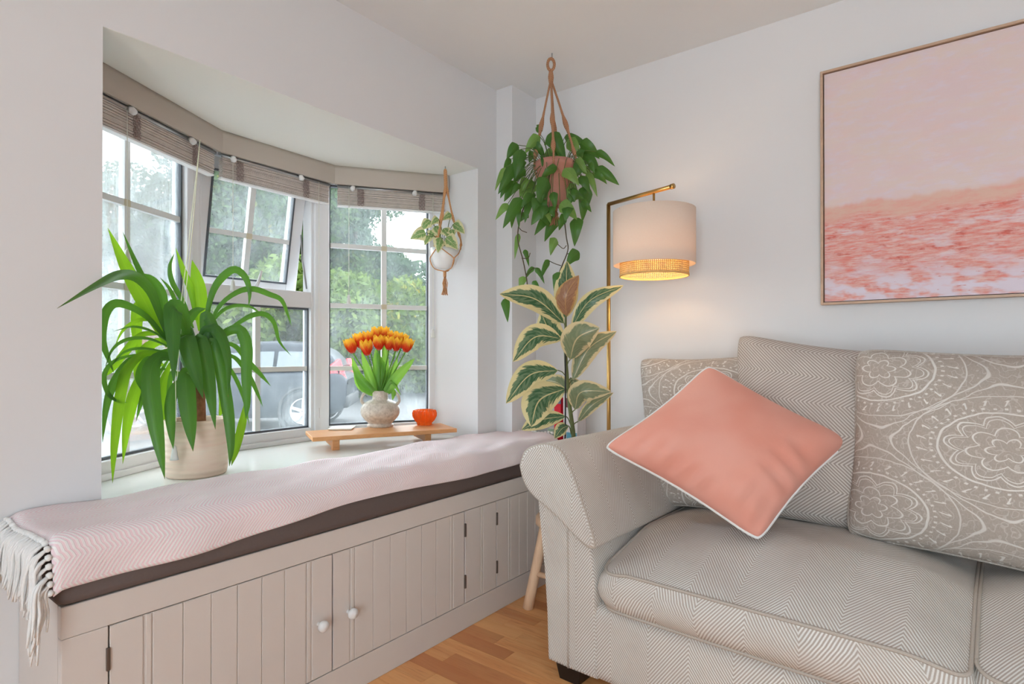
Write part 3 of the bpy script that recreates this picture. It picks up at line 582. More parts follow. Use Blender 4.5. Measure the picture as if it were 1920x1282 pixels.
for a, b in (((px0, -.036, pz0), (px0+fw_, -.001, pz1)), ((px1-fw_, -.036, pz0), (px1, -.001, pz1)), ((px0+fw_, -.036, pz0), (px1-fw_, -.001, pz0+fw_)), ((px0+fw_, -.036, pz1-fw_), (px1-fw_, -.001, pz1))): box('frame_bar', M_frame, a, b, pc, .001)
# ------------------------------------------------------------------ floor lamp
lp = aty(1141, 383, -.21); lz = lp[2]; le = atz(1262, 349, lz); sd_ = atz(1226, 359, lz)
lamp = thing('floor_lamp', 'brass floor lamp with a linen shade glowing over the sofa', 'lamp', (lp[0], lp[1], 0))
MB().lathe([(0, 0), (.125, 0), (.125, .012), (.12, .018), (.012, .02), (.012, .03)], (lp[0], lp[1], 0), 40).build('base', M_brass, lamp)
MB().tube([(lp[0], lp[1], .015), (lp[0], lp[1], lz)], .0085, 12).build('pole', M_brass, lamp); MB().tube([lp, le], .0085, 12).build('arm', M_brass, lamp)
MB().lathe([(.0, .0), (.0105, 0), (.0105, .014), (0, .014)], le-unit(le-lp)*.010, 12, unit(le-lp)).build('end_cap', M_brass, lamp)
sc_ = np.array([sd_[0], sd_[1], 0]); depth = (sd_-CAM)@FW; k = depth/F
Rs = 75.5*k; Rc = 63*k; zt_ = atd(1226, 376, depth-Rs)[2]; zb_ = atd(1226, 485, depth-Rs)[2]; zc = atd(1226, 508, depth-Rc)[2]
MB().tube([(sc_[0], sc_[1], lz), (sc_[0], sc_[1], zt_-.03)], .005, 8).build('hanging_rod', M_brass, lamp)
sh_ = MB().lathe([(Rs-.0015, zb_), (Rs, zb_+.002), (Rs, zt_), (Rs-.0015, zt_+.001), (Rs-.003, zt_), (Rs-.003, zb_+.002), (Rs-.0015, zb_)], sc_, 64).build('lamp_shade', M_shade, lamp)
sp = MB()
for a in (0, 2*PI/3, 4*PI/3): sp.tube([(sc_[0], sc_[1], zt_-.03), (sc_[0]+Rs*math.cos(a), sc_[1]+Rs*math.sin(a), zt_-.004)], .0015, 5)
sp.build('shade_spider', M_brass, sh_)
cn = MB(); nz = 11
for i in range(nz): z = zc+(zb_+.035-zc)*i/(nz-1); cn.lathe([(Rc-.0012, z-.0014), (Rc+.0008, z-.0014), (Rc+.0008, z+.0014), (Rc-.0012, z+.0014), (Rc-.0012, z-.0014)], sc_, 60)
for i in range(110):
    a = 2*PI*i/110; r = np.array([math.cos(a), math.sin(a), 0]); t = np.array([-r[1], r[0], 0])*.0019; p = sc_+r*Rc
    cn.hexa([p-t-r*.0008+(0, 0, zc), p+t-r*.0008+(0, 0, zc), p+t+r*.0003+(0, 0, zc), p-t+r*.0003+(0, 0, zc), p-t-r*.0008+(0, 0, zb_+.035), p+t-r*.0008+(0, 0, zb_+.035), p+t+r*.0003+(0, 0, zb_+.035), p-t+r*.0003+(0, 0, zb_+.035)])
cn.build('cane_ring', M_cane, lamp, False)
for z in (zc, zb_+.035): MB().lathe([(Rc-.002, z-.004), (Rc+.002, z-.004), (Rc+.002, z+.004), (Rc-.002, z+.004), (Rc-.002, z-.004)], sc_, 60).build('cane_rim', M_cane, lamp)
MB().lathe([(0, -.045), (.022, -.03), (.03, 0), (.022, .026), (.012, .045), (.012, .06), (0, .06)], sc_+(0, 0, (zt_+zb_)/2-.01), 20).build('bulb', M_bulb, lamp)
MB().tube([sc_+(0, 0, (zt_+zb_)/2+.045), sc_+(0, 0, zt_-.03)], .014, 12).build('bulb_holder', M_brass, lamp)
pl = bpy.data.lights.new('lamp_bulb_light', 'POINT'); pl.energy = 1.7; pl.color = (1, .70, .42); pl.shadow_soft_size = .035
po = bpy.data.objects.new('lamp_bulb_light', pl); COL.objects.link(po); po.location = sc_+(0, 0, (zt_+zb_)/2-.075)
# ------------------------------------------------------------------ leaves
def ribbon(P, wd, n=18, cup=.12, prof=None, roll=0., nv=5, face=None):
    C_ = spline(P, n); rows, uv = [], []
    for i, c in enumerate(C_):
        u = i/(n-1); t = unit(C_[min(i+1, n-1)]-C_[max(i-1, 0)]); v = unit(c-CAM) if face is None else -np.asarray(face, float)
        s = np.cross(t, v); s = unit(s) if np.linalg.norm(s) > 1e-4 else RT; nn = np.cross(s, t)
        ang = roll; s2 = s*math.cos(ang)+nn*math.sin(ang); n2 = np.cross(s2, t); w_ = wd*prof(u)
        rows.append([c+s2*w_*(k/(nv-1)-.5)+n2*cup*w_*(abs(k/(nv-1)-.5)*2)**1.5 for k in range(nv)]); uv.append([(u, k/(nv-1)) for k in range(nv)])
    return MB().grid(rows, uv)
strap = lambda u: max(.02, min(1, .40+1.6*u)*(1-max(0, (u-.48)/.52)**1.9))*.88
def oval(u): return max(.015, math.sin(PI*min(1, u**.9))**.75)
def heart(u): return max(.02, (min(1, (u+.02)/.16)**.5)*(1-u**1.9)**.9)
# yucca
pf = atz(368, 899, ZS); pdir = unit([pf[0]-CAM[0], pf[1]-CAM[1], 0]); pcn = pf+pdir*.098; D0 = (pcn-CAM)@FW; KP = D0/F; RP = 54*KP
yu = thing('potted_yucca', 'tall yucca with long drooping green leaves in a ribbed pink pot', 'plant', (pcn[0], pcn[1], ZS))
HP = .188
MB().lathe([(0, .0), (RP*.90, .0), (RP*.96, .006), (RP*1.0, .03), (RP*1.0, HP), (RP*.98, HP+.003), (RP*.93, HP), (RP*.92, HP-.03), (0, HP-.03)], (pcn[0], pcn[1], ZS), 48).build('pot', M_pot, yu)
MB().lathe([(0, .002), (RP*.5, .004), (RP*.925, 0)], (pcn[0], pcn[1], ZS+HP-.028), 24).build('soil', M_soil, yu)
tp = atd(374, 800, D0); t2_ = atd(372, 700, D0); t3_ = atd(352, 640, D0)
MB().tube([(tp[0], tp[1], ZS+HP-.04), tp, t2_], [.021, .021, .020], 12, 12).build('trunk', M_trunk, yu)
MB().tube([t2_, atd(358, 665, D0), atd(350, 615, D0)], [.030, .036, .018], 12, 10).build('crown', M_yuc, yu); MB().tube([t2_, atd(388, 655, D0), atd(395, 610, D0)], [.026, .03, .015], 12, 10).build('crown', M_yuc, yu)
def ydep(x): return D0-(365-x)*.0013 if x < 365 else D0+(x-365)*.0007
YL_ = [ # pixels on the photograph, width px, depth offsets start->end, bright
 ([(312, 640), (285, 590), (262, 548), (235, 498), (202, 427)], 34, 0, .05, 1, 0), ([(310, 620), (292, 565), (268, 520), (250, 482), (230, 434)], 12, -.02, .0, 0, 0),
 ([(318, 640), (300, 590), (282, 545), (255, 519), (222, 516), (180, 535), (107, 578)], 21, 0, -.30, 0, 0), ([(325, 640), (309, 590), (303, 550), (285, 523), (262, 512)], 20, 0, .02, 0, 0),
 ([(315, 640), (280, 598), (245, 575), (215, 569), (197, 590), (192, 635), (203, 672), (214, 700)], 18, 0, -.02, 0, 0), ([(320, 645), (285, 622), (250, 613), (213, 621)], 9, 0, -.05, 0, .9),
 ([(320, 652), (280, 636), (240, 637), (212, 655), (197, 690)], 11, -.02, -.03, 0, .8), ([(320, 662), (270, 654), (235, 660), (208, 685)], 10, -.02, 0, 0, .9), ([(315, 650), (285, 600), (262, 572), (256, 610), (259, 650), (262, 690)], 24, .03, .07, 1, 0),
 ([(300, 625), (265, 628), (235, 660), (212, 690), (193, 708)], 17, .02, .05, 1, 0), ([(352, 630), (345, 600), (330, 577), (324, 590), (325, 650), (326, 720)], 38, -.04, -.15, 0, 0), ([(362, 615), (345, 570), (323, 530), (318, 500), (327, 474)], 12, .02, .04, 0, .3),
 ([(368, 600), (358, 545), (345, 510), (329, 464)], 16, .02, .05, 1, 0), ([(378, 620), (374, 570), (370, 530), (360, 487)], 36, .02, .05, 1, 0), ([(385, 625), (392, 570), (408, 530), (438, 505), (460, 520), (468, 548), (466, 576)], 18, 0, .03, 0, 0),
 ([(385, 630), (410, 575), (445, 547), (475, 541), (505, 551), (528, 562), (540, 590), (547, 612)], 15, 0, .10, 0, .3), ([(395, 650), (425, 622), (465, 594), (495, 588), (514, 605), (524, 640), (546, 667)], 13, 0, .10, 0, .2),
 ([(390, 660), (420, 626), (448, 618), (462, 648), (462, 705), (463, 760), (461, 786)], 27, 0, -.08, 0, 0), ([(385, 650), (400, 640), (412, 680), (422, 735), (430, 790), (433, 840), (430, 874)], 27, -.05, -.14, 0, 0), ([(466, 740), (455, 790), (443, 840), (434, 873)], 19, -.02, -.08, 1, 0),
 ([(352, 650), (348, 628), (352, 645), (366, 695), (381, 748)], 38, -.05, -.16, 0, 0), ([(368, 650), (376, 635), (386, 680), (395, 740), (404, 805)], 32, -.05, -.15, 0, 0), ([(358, 705), (349, 700), (350, 740), (356, 795), (362, 846)], 37, -.06, -.16, 0, 0),
 ([(330, 672), (302, 668), (284, 690), (283, 735), (291, 790), (300, 845), (309, 898)], 36, -.04, -.13, 0, 0), ([(318, 670), (275, 662), (240, 690), (226, 740), (218, 800), (213, 855), (211, 906)], 21, -.02, -.02, 1, 0), ([(305, 680), (272, 700), (250, 745), (238, 800), (230, 870)], 25, .02, .04, 1, 0),
 ([(310, 690), (285, 705), (268, 745), (255, 790)], 14, 0, .03, 0, .3), ([(352, 715), (330, 722), (319, 760), (321, 805), (325, 842)], 22, -.05, -.12, 0, 0), ([(320, 680), (306, 715), (304, 750), (309, 795)], 18, .03, .05, 1, 0), ([(300, 660), (225, 672), (197, 700), (202, 735), (220, 751), (240, 755)], 10, 0, -.02, 0, .4),
 ([(300, 668), (250, 672), (215, 715), (199, 765), (192, 830)], 17, .0, -.01, 0, 0), ([(400, 640), (440, 648), (468, 680), (490, 703), (508, 724)], 14, .02, .08, 0, .2), ([(405, 660), (440, 670), (465, 700), (482, 735), (493, 763)], 12, .02, .06, 0, .2),
 ([(345, 640), (347, 612), (365, 585), (386, 578)], 22, -.02, -.02, 0, 0), ([(380, 640), (385, 592), (402, 618), (416, 662)], 24, -.02, -.06, 0, 0), ([(372, 640), (383, 618), (404, 616), (420, 640), (429, 685), (428, 745)], 24, -.02, -.12, 0, .3),
 ([(385, 640), (400, 600), (430, 575), (470, 575), (500, 600)], 9, .04, .08, 0, .3), ([(318, 640), (295, 605), (262, 600), (232, 618), (215, 650)], 9, .02, .02, 1, .3), ([(395, 665), (430, 690), (455, 740), (468, 800)], 10, .06, .08, 0, .2), ([(315, 675), (290, 720), (285, 780), (290, 830)], 12, .06, .08, 0, .2), ([(350, 630), (335, 585), (320, 545), (300, 520)], 10, .05, .08, 0, .2), ([(330, 655), (300, 640), (268, 660), (258, 700), (265, 740)], 22, .04, .06, 1, 0), ([(395, 670), (412, 700), (418, 745), (410, 790)], 22, .05, .07, 1, 0), ([(340, 700), (318, 705), (312, 745), (318, 790)], 20, .05, .07, 0, 0), ([(318, 655), (280, 670), (262, 705), (273, 735), (280, 775)], 18, .0, .02, 0, 0)]
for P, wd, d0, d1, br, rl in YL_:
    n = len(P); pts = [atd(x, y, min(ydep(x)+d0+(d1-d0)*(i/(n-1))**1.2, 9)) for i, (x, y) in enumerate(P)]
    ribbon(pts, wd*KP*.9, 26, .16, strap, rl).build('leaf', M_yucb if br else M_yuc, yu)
# rubber plant on a log stool
SX, SY = .565, -.415; DR = (np.array([SX, SY, .8])-CAM)@FW; KR = DR/F
st_ = thing('stool', 'log leg wooden stool between the window seat and the sofa arm', 'stool', (SX, SY, 0)); SZ = .40
MB().lathe([(0, SZ), (.135, SZ), (.143, SZ-.008), (.143, SZ-.032), (.135, SZ-.04), (0, SZ-.04)], (SX, SY, 0), 36).build('seat', M_stool, st_)
foot = atz(990, 1140, .0); lt = [np.array([foot[0]-SX, foot[1]-SY])]; a0 = math.atan2(lt[0][1], lt[0][0]); Rl = np.linalg.norm(lt[0])
for k in range(3):
    a = a0+k*2*PI/3; r_ = Rl if k == 0 else .135; MB().tube([(SX+r_*math.cos(a), SY+r_*math.sin(a), 0), (SX+.10*math.cos(a), SY+.10*math.sin(a), SZ-.02)], [.023, .021, .020], 12, 6).build('leg', M_stool, st_)
MB().tube([(SX+Rl*.85*math.cos(a0), SY+Rl*.85*math.sin(a0), .15), (SX+.13*math.cos(a0+2*PI/3), SY+.13*math.sin(a0+2*PI/3), .15)], .011, 10).build('rung', M_stool, st_)
rp = thing('rubber_plant', 'variegated rubber plant with cream edged leaves behind the sofa arm', 'plant', (SX, SY, SZ))
MB().lathe([(0, 0), (.085, 0), (.10, .02), (.118, .17), (.118, .19), (.108, .19), (.105, .16), (0, .16)], (SX, SY, SZ), 40).build('pot', M_dpot, rp); MB().lathe([(0, .003), (.105, 0)], (SX, SY, SZ+.162), 24).build('soil', M_soil, rp)
stem = [(SX, SY, SZ+.15)]+[atd(x, y, DR) for x, y in ((1076, 830), (1068, 760), (1062, 690), (1060, 640), (1061, 588))]; MB().tube(stem, [.010, .0095, .0085, .008, .0065, .004], 10, 24).build('stem', M_stem, rp)
MB().tube([atd(1060, 655, DR-.03), atd(1060, 815, DR-.03), (SX-.02, SY-.03, SZ+.14)], .0032, 6).build('support_cane', M_trim, rp)
for b, t, wd, mt, d0, d1, bend, rl in [((1060, 596), (1063, 489), 50, M_rub, .02, .08, (0, 0), 0), ((1062, 592), (1085, 516), 41, M_rubb, -.03, -.05, (-12, 0), 0), ((1058, 606), (937, 551), 50, M_rub, 0, -.10, (6, -18), .2), ((1071, 616), (1169, 535), 37, M_rub, 0, -.06, (-14, -12), .3),
    ((1058, 634), (1014, 585), 52, M_rub, .03, .06, (-6, 8), 0), ((1052, 634), (962, 678), 50, M_rub, 0, -.10, (-4, -24), .1), ((1069, 674), (1124, 614), 62, M_rubg, -.03, -.12, (-14, -10), 0), ((1074, 712), (1156, 621), 42, M_rubg, 0, .02, (-10, -14), 0), ((1046, 694), (949, 756), 52, M_rub, 0, -.12, (-4, -22), 0),
    ((1060, 728), (996, 800), 66, M_rub, -.02, -.16, (-16, -14), 0), ((1060, 780), (978, 806), 36, M_rub, -.01, -.08, (-4, -6), 0), ((1078, 768), (1146, 734), 46, M_rubg, -.02, -.08, (-22, -16), 0), ((1084, 790), (1150, 736), 24, M_rubg, 0, .0, (-6, -4), 0), ((1068, 735), (1022, 712), 36, M_rubg, .04, .10, (0, -6), 0), ((1070, 708), (1085, 745), 26, M_rubg, .05, .1, (4, 0), 0), ((1066, 798), (1040, 822), 26, M_rub, -.02, -.06, (0, -6), 0)]:
    mid = ((b[0]+t[0])/2+bend[0], (b[1]+t[1])/2+bend[1]); sx = 1060+(b[1]-640)*.07*(b[1] > 640)
    lf = ribbon([atd(*b, DR+d0), atd(*mid, DR+(d0+d1)/2-.02), atd(*t, DR+d1)], wd*KR*.93, 18, .14, oval, rl, 9).build('leaf', mt, rp)
    MB().tube([atd(sx, b[1]+16, DR), atd((b[0]+sx)/2, b[1]+4, DR+d0/2), atd(*b, DR+d0)], .0022, 6, 8).build('petiole', M_stem, lf)
# ------------------------------------------------------------------ hanging pothos
hk = np.array([.427, -.341, HC]); DP = (hk-CAM)@FW; KQ = DP/F
ph = thing('hanging_pothos', 'leafy green pothos trailing from a jute hanger in the corner', 'plant', tuple(atd(1040, 390, DP)))
pcen = atd(1041, 305, DP); rb = 36*KQ; hp = 80*KQ; pb = pcen-(0, 0, hp)
MB().lathe([(0, 0), (rb*.70, 0), (rb*.76, .01), (rb*.98, hp-.03), (rb*1.04, hp-.028), (rb*1.04, hp), (rb*.96, hp), (rb*.94, hp-.02), (0, hp-.02)], pb, 36).build('pot', M_terra, ph); MB().lathe([(0, .004), (rb*.94, 0)], pb+(0, 0, hp-.018), 20).build('soil', M_soil, ph)
hg = thing('macrame_hanger', 'brown knotted jute plant hanger hooked to the ceiling', 'plant hanger', tuple(hk))
MB().tube([hk, hk-(0, 0, .022)], .003, 6).build('ceiling_hook', M_rail, hg)
rc = atd(1033, 121, DP); MB().tube([rc+(RT*math.cos(a)*.015+np.array([0, 0, 1])*math.sin(a)*.026) for a in np.linspace(0, 2*PI, 20)], .0065, 8).build('loop', M_jute, hg)
kn = atd(1033, 136, DP); MB().tube([kn+(0, 0, .004), kn-(0, 0, .02), kn-(0, 0, .045)], [.009, .013, .010], 8, 8).build('knot', M_jute, hg)
for k in range(4):
    a = .5+k*PI/2; q = pcen+np.array([math.cos(a), math.sin(a), 0])*rb*1.06; P = spline([kn-(0, 0, .03), kn*.55+q*.45, q+(0, 0, .02), q-(0, 0, .03)], 40)
    rr = [.0055+.006*max(0, math.sin(i/40*PI*11))**.7 if 12 < i < 26 else .0048 for i in range(40)]; MB().tube(P, rr, 7).build('rope', M_jute, hg)
    q2 = pb+np.array([math.cos(a+PI/4), math.sin(a+PI/4), 0])*rb*.84+(0, 0, hp*.30); q3 = pb+np.array([math.cos(a-PI/4), math.sin(a-PI/4), 0])*rb*.84+(0, 0, hp*.30)
    for e in (q2, q3): MB().tube([q-(0, 0, .03), (q+e)/2+np.array([math.cos(a), math.sin(a), 0])*.01, e, pb+(0, 0, -.012)], .0032, 6, 14).build('rope', M_jute, hg)
tm = MB(); bt = pb-(0, 0, .012); tm.tube([bt+(0, 0, .006), bt-(0, 0, .012)], [.010, .011], 8)
for k in range(14): tm.tube([bt, bt+np.array([random.gauss(0, .006), random.gauss(0, .006), -.03]), bt+np.array([random.gauss(0, .014), random.gauss(0, .014), -.075])], .0018, 5)
tm.build('tassel', M_jute, hg)
PL_ = [((1012, 250), (1006, 234), 15), ((1012, 256), (984, 288), 26), ((972, 272), (950, 298), 26), ((976, 280), (966, 335), 30), ((958, 298), (944, 328), 17), ((948, 314), (928, 358), 14), ((968, 308), (934, 364), 27), ((1002, 285), (992, 305), 20), ((1030, 250), (1061, 302), 37), ((1028, 278), (1050, 308), 34), ((1060, 255), (1107, 277), 25), ((1088, 268), (1124, 298), 30), ((1118, 284), (1153, 312), 16), ((1064, 262), (1088, 298), 30), ((1092, 290), (1124, 318), 30), ((1116, 316), (1161, 347), 26), ((1092, 304), (1076, 336), 30), ((1102, 322), (1120, 369), 17), ((1088, 330), (1107, 362), 24), ((1102, 350), (1092, 416), 34), ((1070, 366), (1094, 372), 28), ((1058, 316), (1086, 348), 28), ((1044, 314), (1013, 338), 20), ((1026, 334), (1010, 388), 36), ((1036, 360), (1041, 394), 19), ((984, 348), (992, 388), 32), ((970, 342), (945, 378), 26), ((992, 376), (984, 418), 19), ((1022, 382), (996, 422), 34), ((952, 382), (929, 412), 20), ((978, 372), (943, 428), 28), ((964, 392), (959, 428), 17), ((970, 388), (973, 428), 15), ((1050, 382), (1082, 412), 30), ((1032, 402), (1002, 441), 24), ((1044, 406), (1021, 453), 29), ((1080, 408), (1077, 462), 31), ((1042, 446), (1032, 479), 22), ((1086, 472), (1062, 499), 28), ((1030, 488), (1014, 524), 16), ((1048, 510), (1040, 553), 26), ((972, 438), (965, 486), 12), ((984, 468), (992, 500), 12), ((1002, 502), (984, 524), 12), ((1004, 502), (1021, 532), 12), ((982, 518), (974, 548), 18), ((998, 528), (1013, 552), 14), ((946, 560), (952, 604), 20), ((985, 318), (962, 345), 24), ((990, 335), (975, 372), 26), ((1015, 395), (1030, 425), 26), ((1065, 385), (1060, 415), 24), ((1000, 270), (1022, 300), 22), ((1078, 345), (1062, 372), 22), ((955, 340), (938, 372), 18), ((1046, 262), (1020, 272), 18), ((1085, 285), (1108, 300), 24), ((1004, 345), (985, 372), 26), ((1010, 372), (1000, 398), 24), ((1062, 405), (1048, 432), 22), ((990, 400), (972, 418), 18), ((1078, 300), (1100, 325), 22)]
for k in range(26):
    a = random.uniform(0, 2*PI); q = random.uniform(35, 85); b = (1041+q*math.cos(a), 330+q*.75*math.sin(a)); dx = random.uniform(-14, 14)+12*math.cos(a); PL_.append((b, (b[0]+dx, b[1]+random.uniform(14, 30)), random.uniform(13, 22)))
for i, (b, t, wd) in enumerate(PL_):
    r_ = (b[0]-1041)/90; out = abs(r_); d0 = random.uniform(-.10, .06)*(1-.3*out) if b[1] > 300 else random.uniform(-.06, .08)
    if 1005 < b[0] < 1075 and 300 < b[1] < 395: d0 = -.105-random.uniform(0, .02)
    mid = ((b[0]+t[0])/2, (b[1]+t[1])/2-4); d1 = d0+random.uniform(-.03, .03)
    lf = ribbon([atd(*b, DP+d0), atd(*mid, DP+(d0+d1)/2-.015), atd(*t, DP+d1)], wd*KQ*.9, 14, .16, heart, random.uniform(-.5, .5), 7).build('leaf', M_pothb if i % 4 == 1 else M_poth, ph)
    if b[1] < 400:
        a = math.atan2(b[1]-320, b[0]-1041); o_ = pcen+np.array([0, 0, -.01])+RT*math.cos(a)*rb*.7-FW*min(0, d0)*0-FW*(.5*rb if d0 < -.05 else 0)
        MB().tube([o_, (o_+atd(*b, DP+d0))/2+(0, 0, .03), atd(*b, DP+d0)], .0016, 5, 8).build('petiole', M_vine, lf)
for P in ([(1056, 395), (1062, 445), (1065, 468), (1055, 495), (1047, 515)], [(985, 380), (974, 415), (971, 450), (980, 485), (987, 520), (990, 545)]):
    MB().tube([atd(x, y, DP-.03) for x, y in P], .0026, 6, 20).build('vine', M_vine_d, ph)
for P in ([(1062, 460), (1056, 466), (1046, 458)], [(1064, 476), (1076, 472), (1086, 472)], [(1052, 498), (1040, 494), (1030, 489)], [(978, 484), (990, 484), (994, 474)], [(986, 516), (998, 504), (1004, 502)], [(972, 425), (978, 432), (988, 436)], [(990, 540), (970, 552), (946, 560)]): MB().tube([atd(x, y, DP-.03) for x, y in P], .0018, 5, 8).build('tendril', M_vine_d, ph)
# small hanging plant in the bay
h2 = np.array([-.104, -.466, ZH]); DS = (h2-CAM)@FW; KS = DS/F; pc2 = atd(834, 466, DS); r2_ = 27*KS; hp2 = 38*KS; pb2 = pc2-(0, 0, hp2)
sp_ = thing('small_hanging_plant', 'small cream and green trailing plant hanging in the bay', 'plant', tuple(pb2))
MB().lathe([(0, 0), (r2_*.55, 0), (r2_*.8, hp2*.25), (r2_*.98, hp2*.6), (r2_, hp2), (r2_*.94, hp2), (r2_*.9, hp2*.8), (0, hp2*.8)], pb2, 32).build('pot', M_wpot, sp_); MB().lathe([(0, .003), (r2_*.9, 0)], pb2+(0, 0, hp2*.82), 20).build('soil', M_soil, sp_)
for i, (b, t, wd) in enumerate([((798, 436), (769, 448), 28), ((806, 413), (788, 434), 22), ((804, 442), (796, 460), 18), ((816, 424), (826, 446), 22), ((822, 410), (808, 422), 17), ((846, 402), (830, 413), 18), ((850, 420), (871, 438), 25), ((826, 446), (821, 474), 26), ((846, 430), (850, 446), 20), ((836, 446), (858, 468), 30), ((832, 428), (842, 446), 22), ((812, 432), (806, 452), 20)]):
    d0 = random.uniform(-.09, .03) if i not in (7, 9) else -.085; bb = atd(*b, DS+d0); lf = ribbon([bb, atd((b[0]+t[0])/2, (b[1]+t[1])/2-2, DS+d0-.01), atd(*t, DS+d0)], wd*KS, 14, .14, heart, random.uniform(-.3, .3), 7).build('leaf', M_manj, sp_)
    MB().tube([pc2-(0, 0, .01), (pc2+bb)/2+(0, 0, .02), bb], .0016, 5, 6).build('petiole', M_vine, lf)
h3 = thing('macrame_hanger', 'small light jute plant hanger with a tassel inside the bay', 'plant hanger', tuple(h2))
MB().tube([h2, h2-(0, 0, .018)], .002, 6).build('ceiling_hook', M_rail, h3); k0 = atd(835, 322, DS); k1 = atd(836, 352, DS)
MB().tube([h2-(0, 0, .012), k0, k1], [.004, .0085, .0085], 8, 14).build('knot', M_jute2, h3)
for k in range(3):
    a = .9+k*2*PI/3; q = pc2+np.array([math.cos(a), math.sin(a), 0])*r2_*1.1; P = spline([k1+(0, 0, .02), k1*.5+q*.5, q+(0, 0, .05), q], 34); MB().tube(P, [.0042+.0028*max(0, math.sin(i/34*PI*8)) for i in range(34)], 7).build('rope', M_jute2, h3)
    for s_ in (-1, 1):
        e = pb2+np.array([math.cos(a+s_*PI/3), math.sin(a+s_*PI/3), 0])*r2_*1.02+(0, 0, hp2*.42); MB().tube([q, (q+e)/2+np.array([math.cos(a+s_*.5), math.sin(a+s_*.5), 0])*.006, e, pb2+np.array([math.cos(a+s_*PI/3), math.sin(a+s_*PI/3), 0])*r2_*.72+(0, 0, 0), pb2-(0, 0, .012)], .0025, 6, 14).build('rope', M_jute2, h3)
tm = MB(); bt = pb2-(0, 0, .010); tm.tube([bt, bt-(0, 0, .03)], [.008, .007], 8)
for k in range(16): tm.tube([bt-(0, 0, .02), bt+np.array([random.gauss(0, .006), random.gauss(0, .006), -.06]), bt+np.array([random.gauss(0, .011), random.gauss(0, .011), -.115])], .0017, 5)
tm.build('tassel', M_jute2, h3)
# ------------------------------------------------------------------ board on the sill, vase, tulips, bowl
ZB = .725; a_ = atz(586, 820, ZB)[:2]; b_ = atz(857, 803, ZB)[:2]; e_ = (b_-a_)/np.linalg.norm(b_-a_); n_ = np.array([-e_[1], e_[0]]); BW = .225; BL = np.linalg.norm(b_-a_)
bd = thing('serving_board', 'low oak board on two feet standing on the window sill', 'board', tuple((a_+b_)/2+n_*BW/2)+(ZS,))
def bp(s, t, z): q = a_+e_*s+n_*t; return np.array([q[0], q[1], z])
def bbox(mb, s0, s1, t0, t1, z0, z1): return mb.hexa([bp(s0, t0, z0), bp(s1, t0, z0), bp(s1, t1, z0), bp(s0, t1, z0), bp(s0, t0, z1), bp(s1, t0, z1), bp(s1, t1, z1), bp(s0, t1, z1)])
bbox(MB(), 0, BL, 0, BW, ZB-.018, ZB).build('board_top', M_board, bd, False, .002)
for s in (.085, BL-.145): bbox(MB(), s, s+.03, .03, BW-.02, ZS+.012, ZB-.018).build('foot', M_board, bd, False, .002)
for s in (.085, BL-.145): bbox(MB(), s, s+.03, .03, .065, ZS, ZS+.012).build('foot_end', M_board, bd, False, .001)
vz = atz(713, 799, ZB); DV = (vz-CAM)@FW; KV = DV/F
va = thing('stoneware_vase', 'round speckled stoneware vase with two handles on the board', 'vase', (vz[0], vz[1], ZB)); HV = 67*KV; rv = 36*KV
MB().lathe([(0, .0)]+[tuple(q[:2]) for q in spline([(a, b, 0) for a, b in [(rv*.66, 0), (rv*.68, HV*.05), (rv*.62, HV*.10), (rv*.80, HV*.20), (rv*.96, HV*.32), (rv, HV*.44), (rv*.96, HV*.55), (rv*.80, HV*.66), (rv*.55, HV*.73), (rv*.41, HV*.77), (rv*.40, HV*.96), (rv*.42, HV)]], 60)]+[(rv*.38, HV), (rv*.36, HV*.78), (0, HV*.6)], (vz[0], vz[1], ZB), 48).build('body', M_stone, va)
for s in (-1, 1): MB().tube([vz+RT*s*rv*.40+(0, 0, HV*.95), vz+RT*s*rv*.62+(0, 0, HV*.98), vz+RT*s*rv*.90+(0, 0, HV*.88), vz+RT*s*rv*.98+(0, 0, HV*.72), vz+RT*s*rv*.86+(0, 0, HV*.62)], [.0075, .0068, .0068, .008], 8, 18).build('handle', M_stone, va)
vt = vz+(0, 0, HV*.97)
names = ['leftmost striped orange and yellow tulip of the bunch', 'large front left tulip with red edged yellow petals', 'front centre tulip with bright yellow petals', 'front tulip just right of the bunch centre', 'second tulip from the right in the front row', 'rightmost orange tulip of the bunch', 'tulip between the leftmost bloom and the large front bloom', 'topmost tulip left of the bunch centre', 'topmost tulip at the bunch centre', 'back tulip just right of the topmost bloom', 'back row tulip right of centre', 'back row tulip near the right end', 'small back tulip peeping behind the right blooms']
HD = [(662, 662, -.02, -.5), (689, 666, -.06, -.15), (711, 656, -.05, 0), (729, 656, -.04, .1), (742, 658, -.03, .25), (760, 660, -.02, .55), (676, 652, .01, -.3), (692, 646, .0, -.15), (706, 641, .02, 0), (719, 640, .03, .1), (731, 645, .03, .2), (744, 650, .02, .3), (752, 653, .04, .4)]
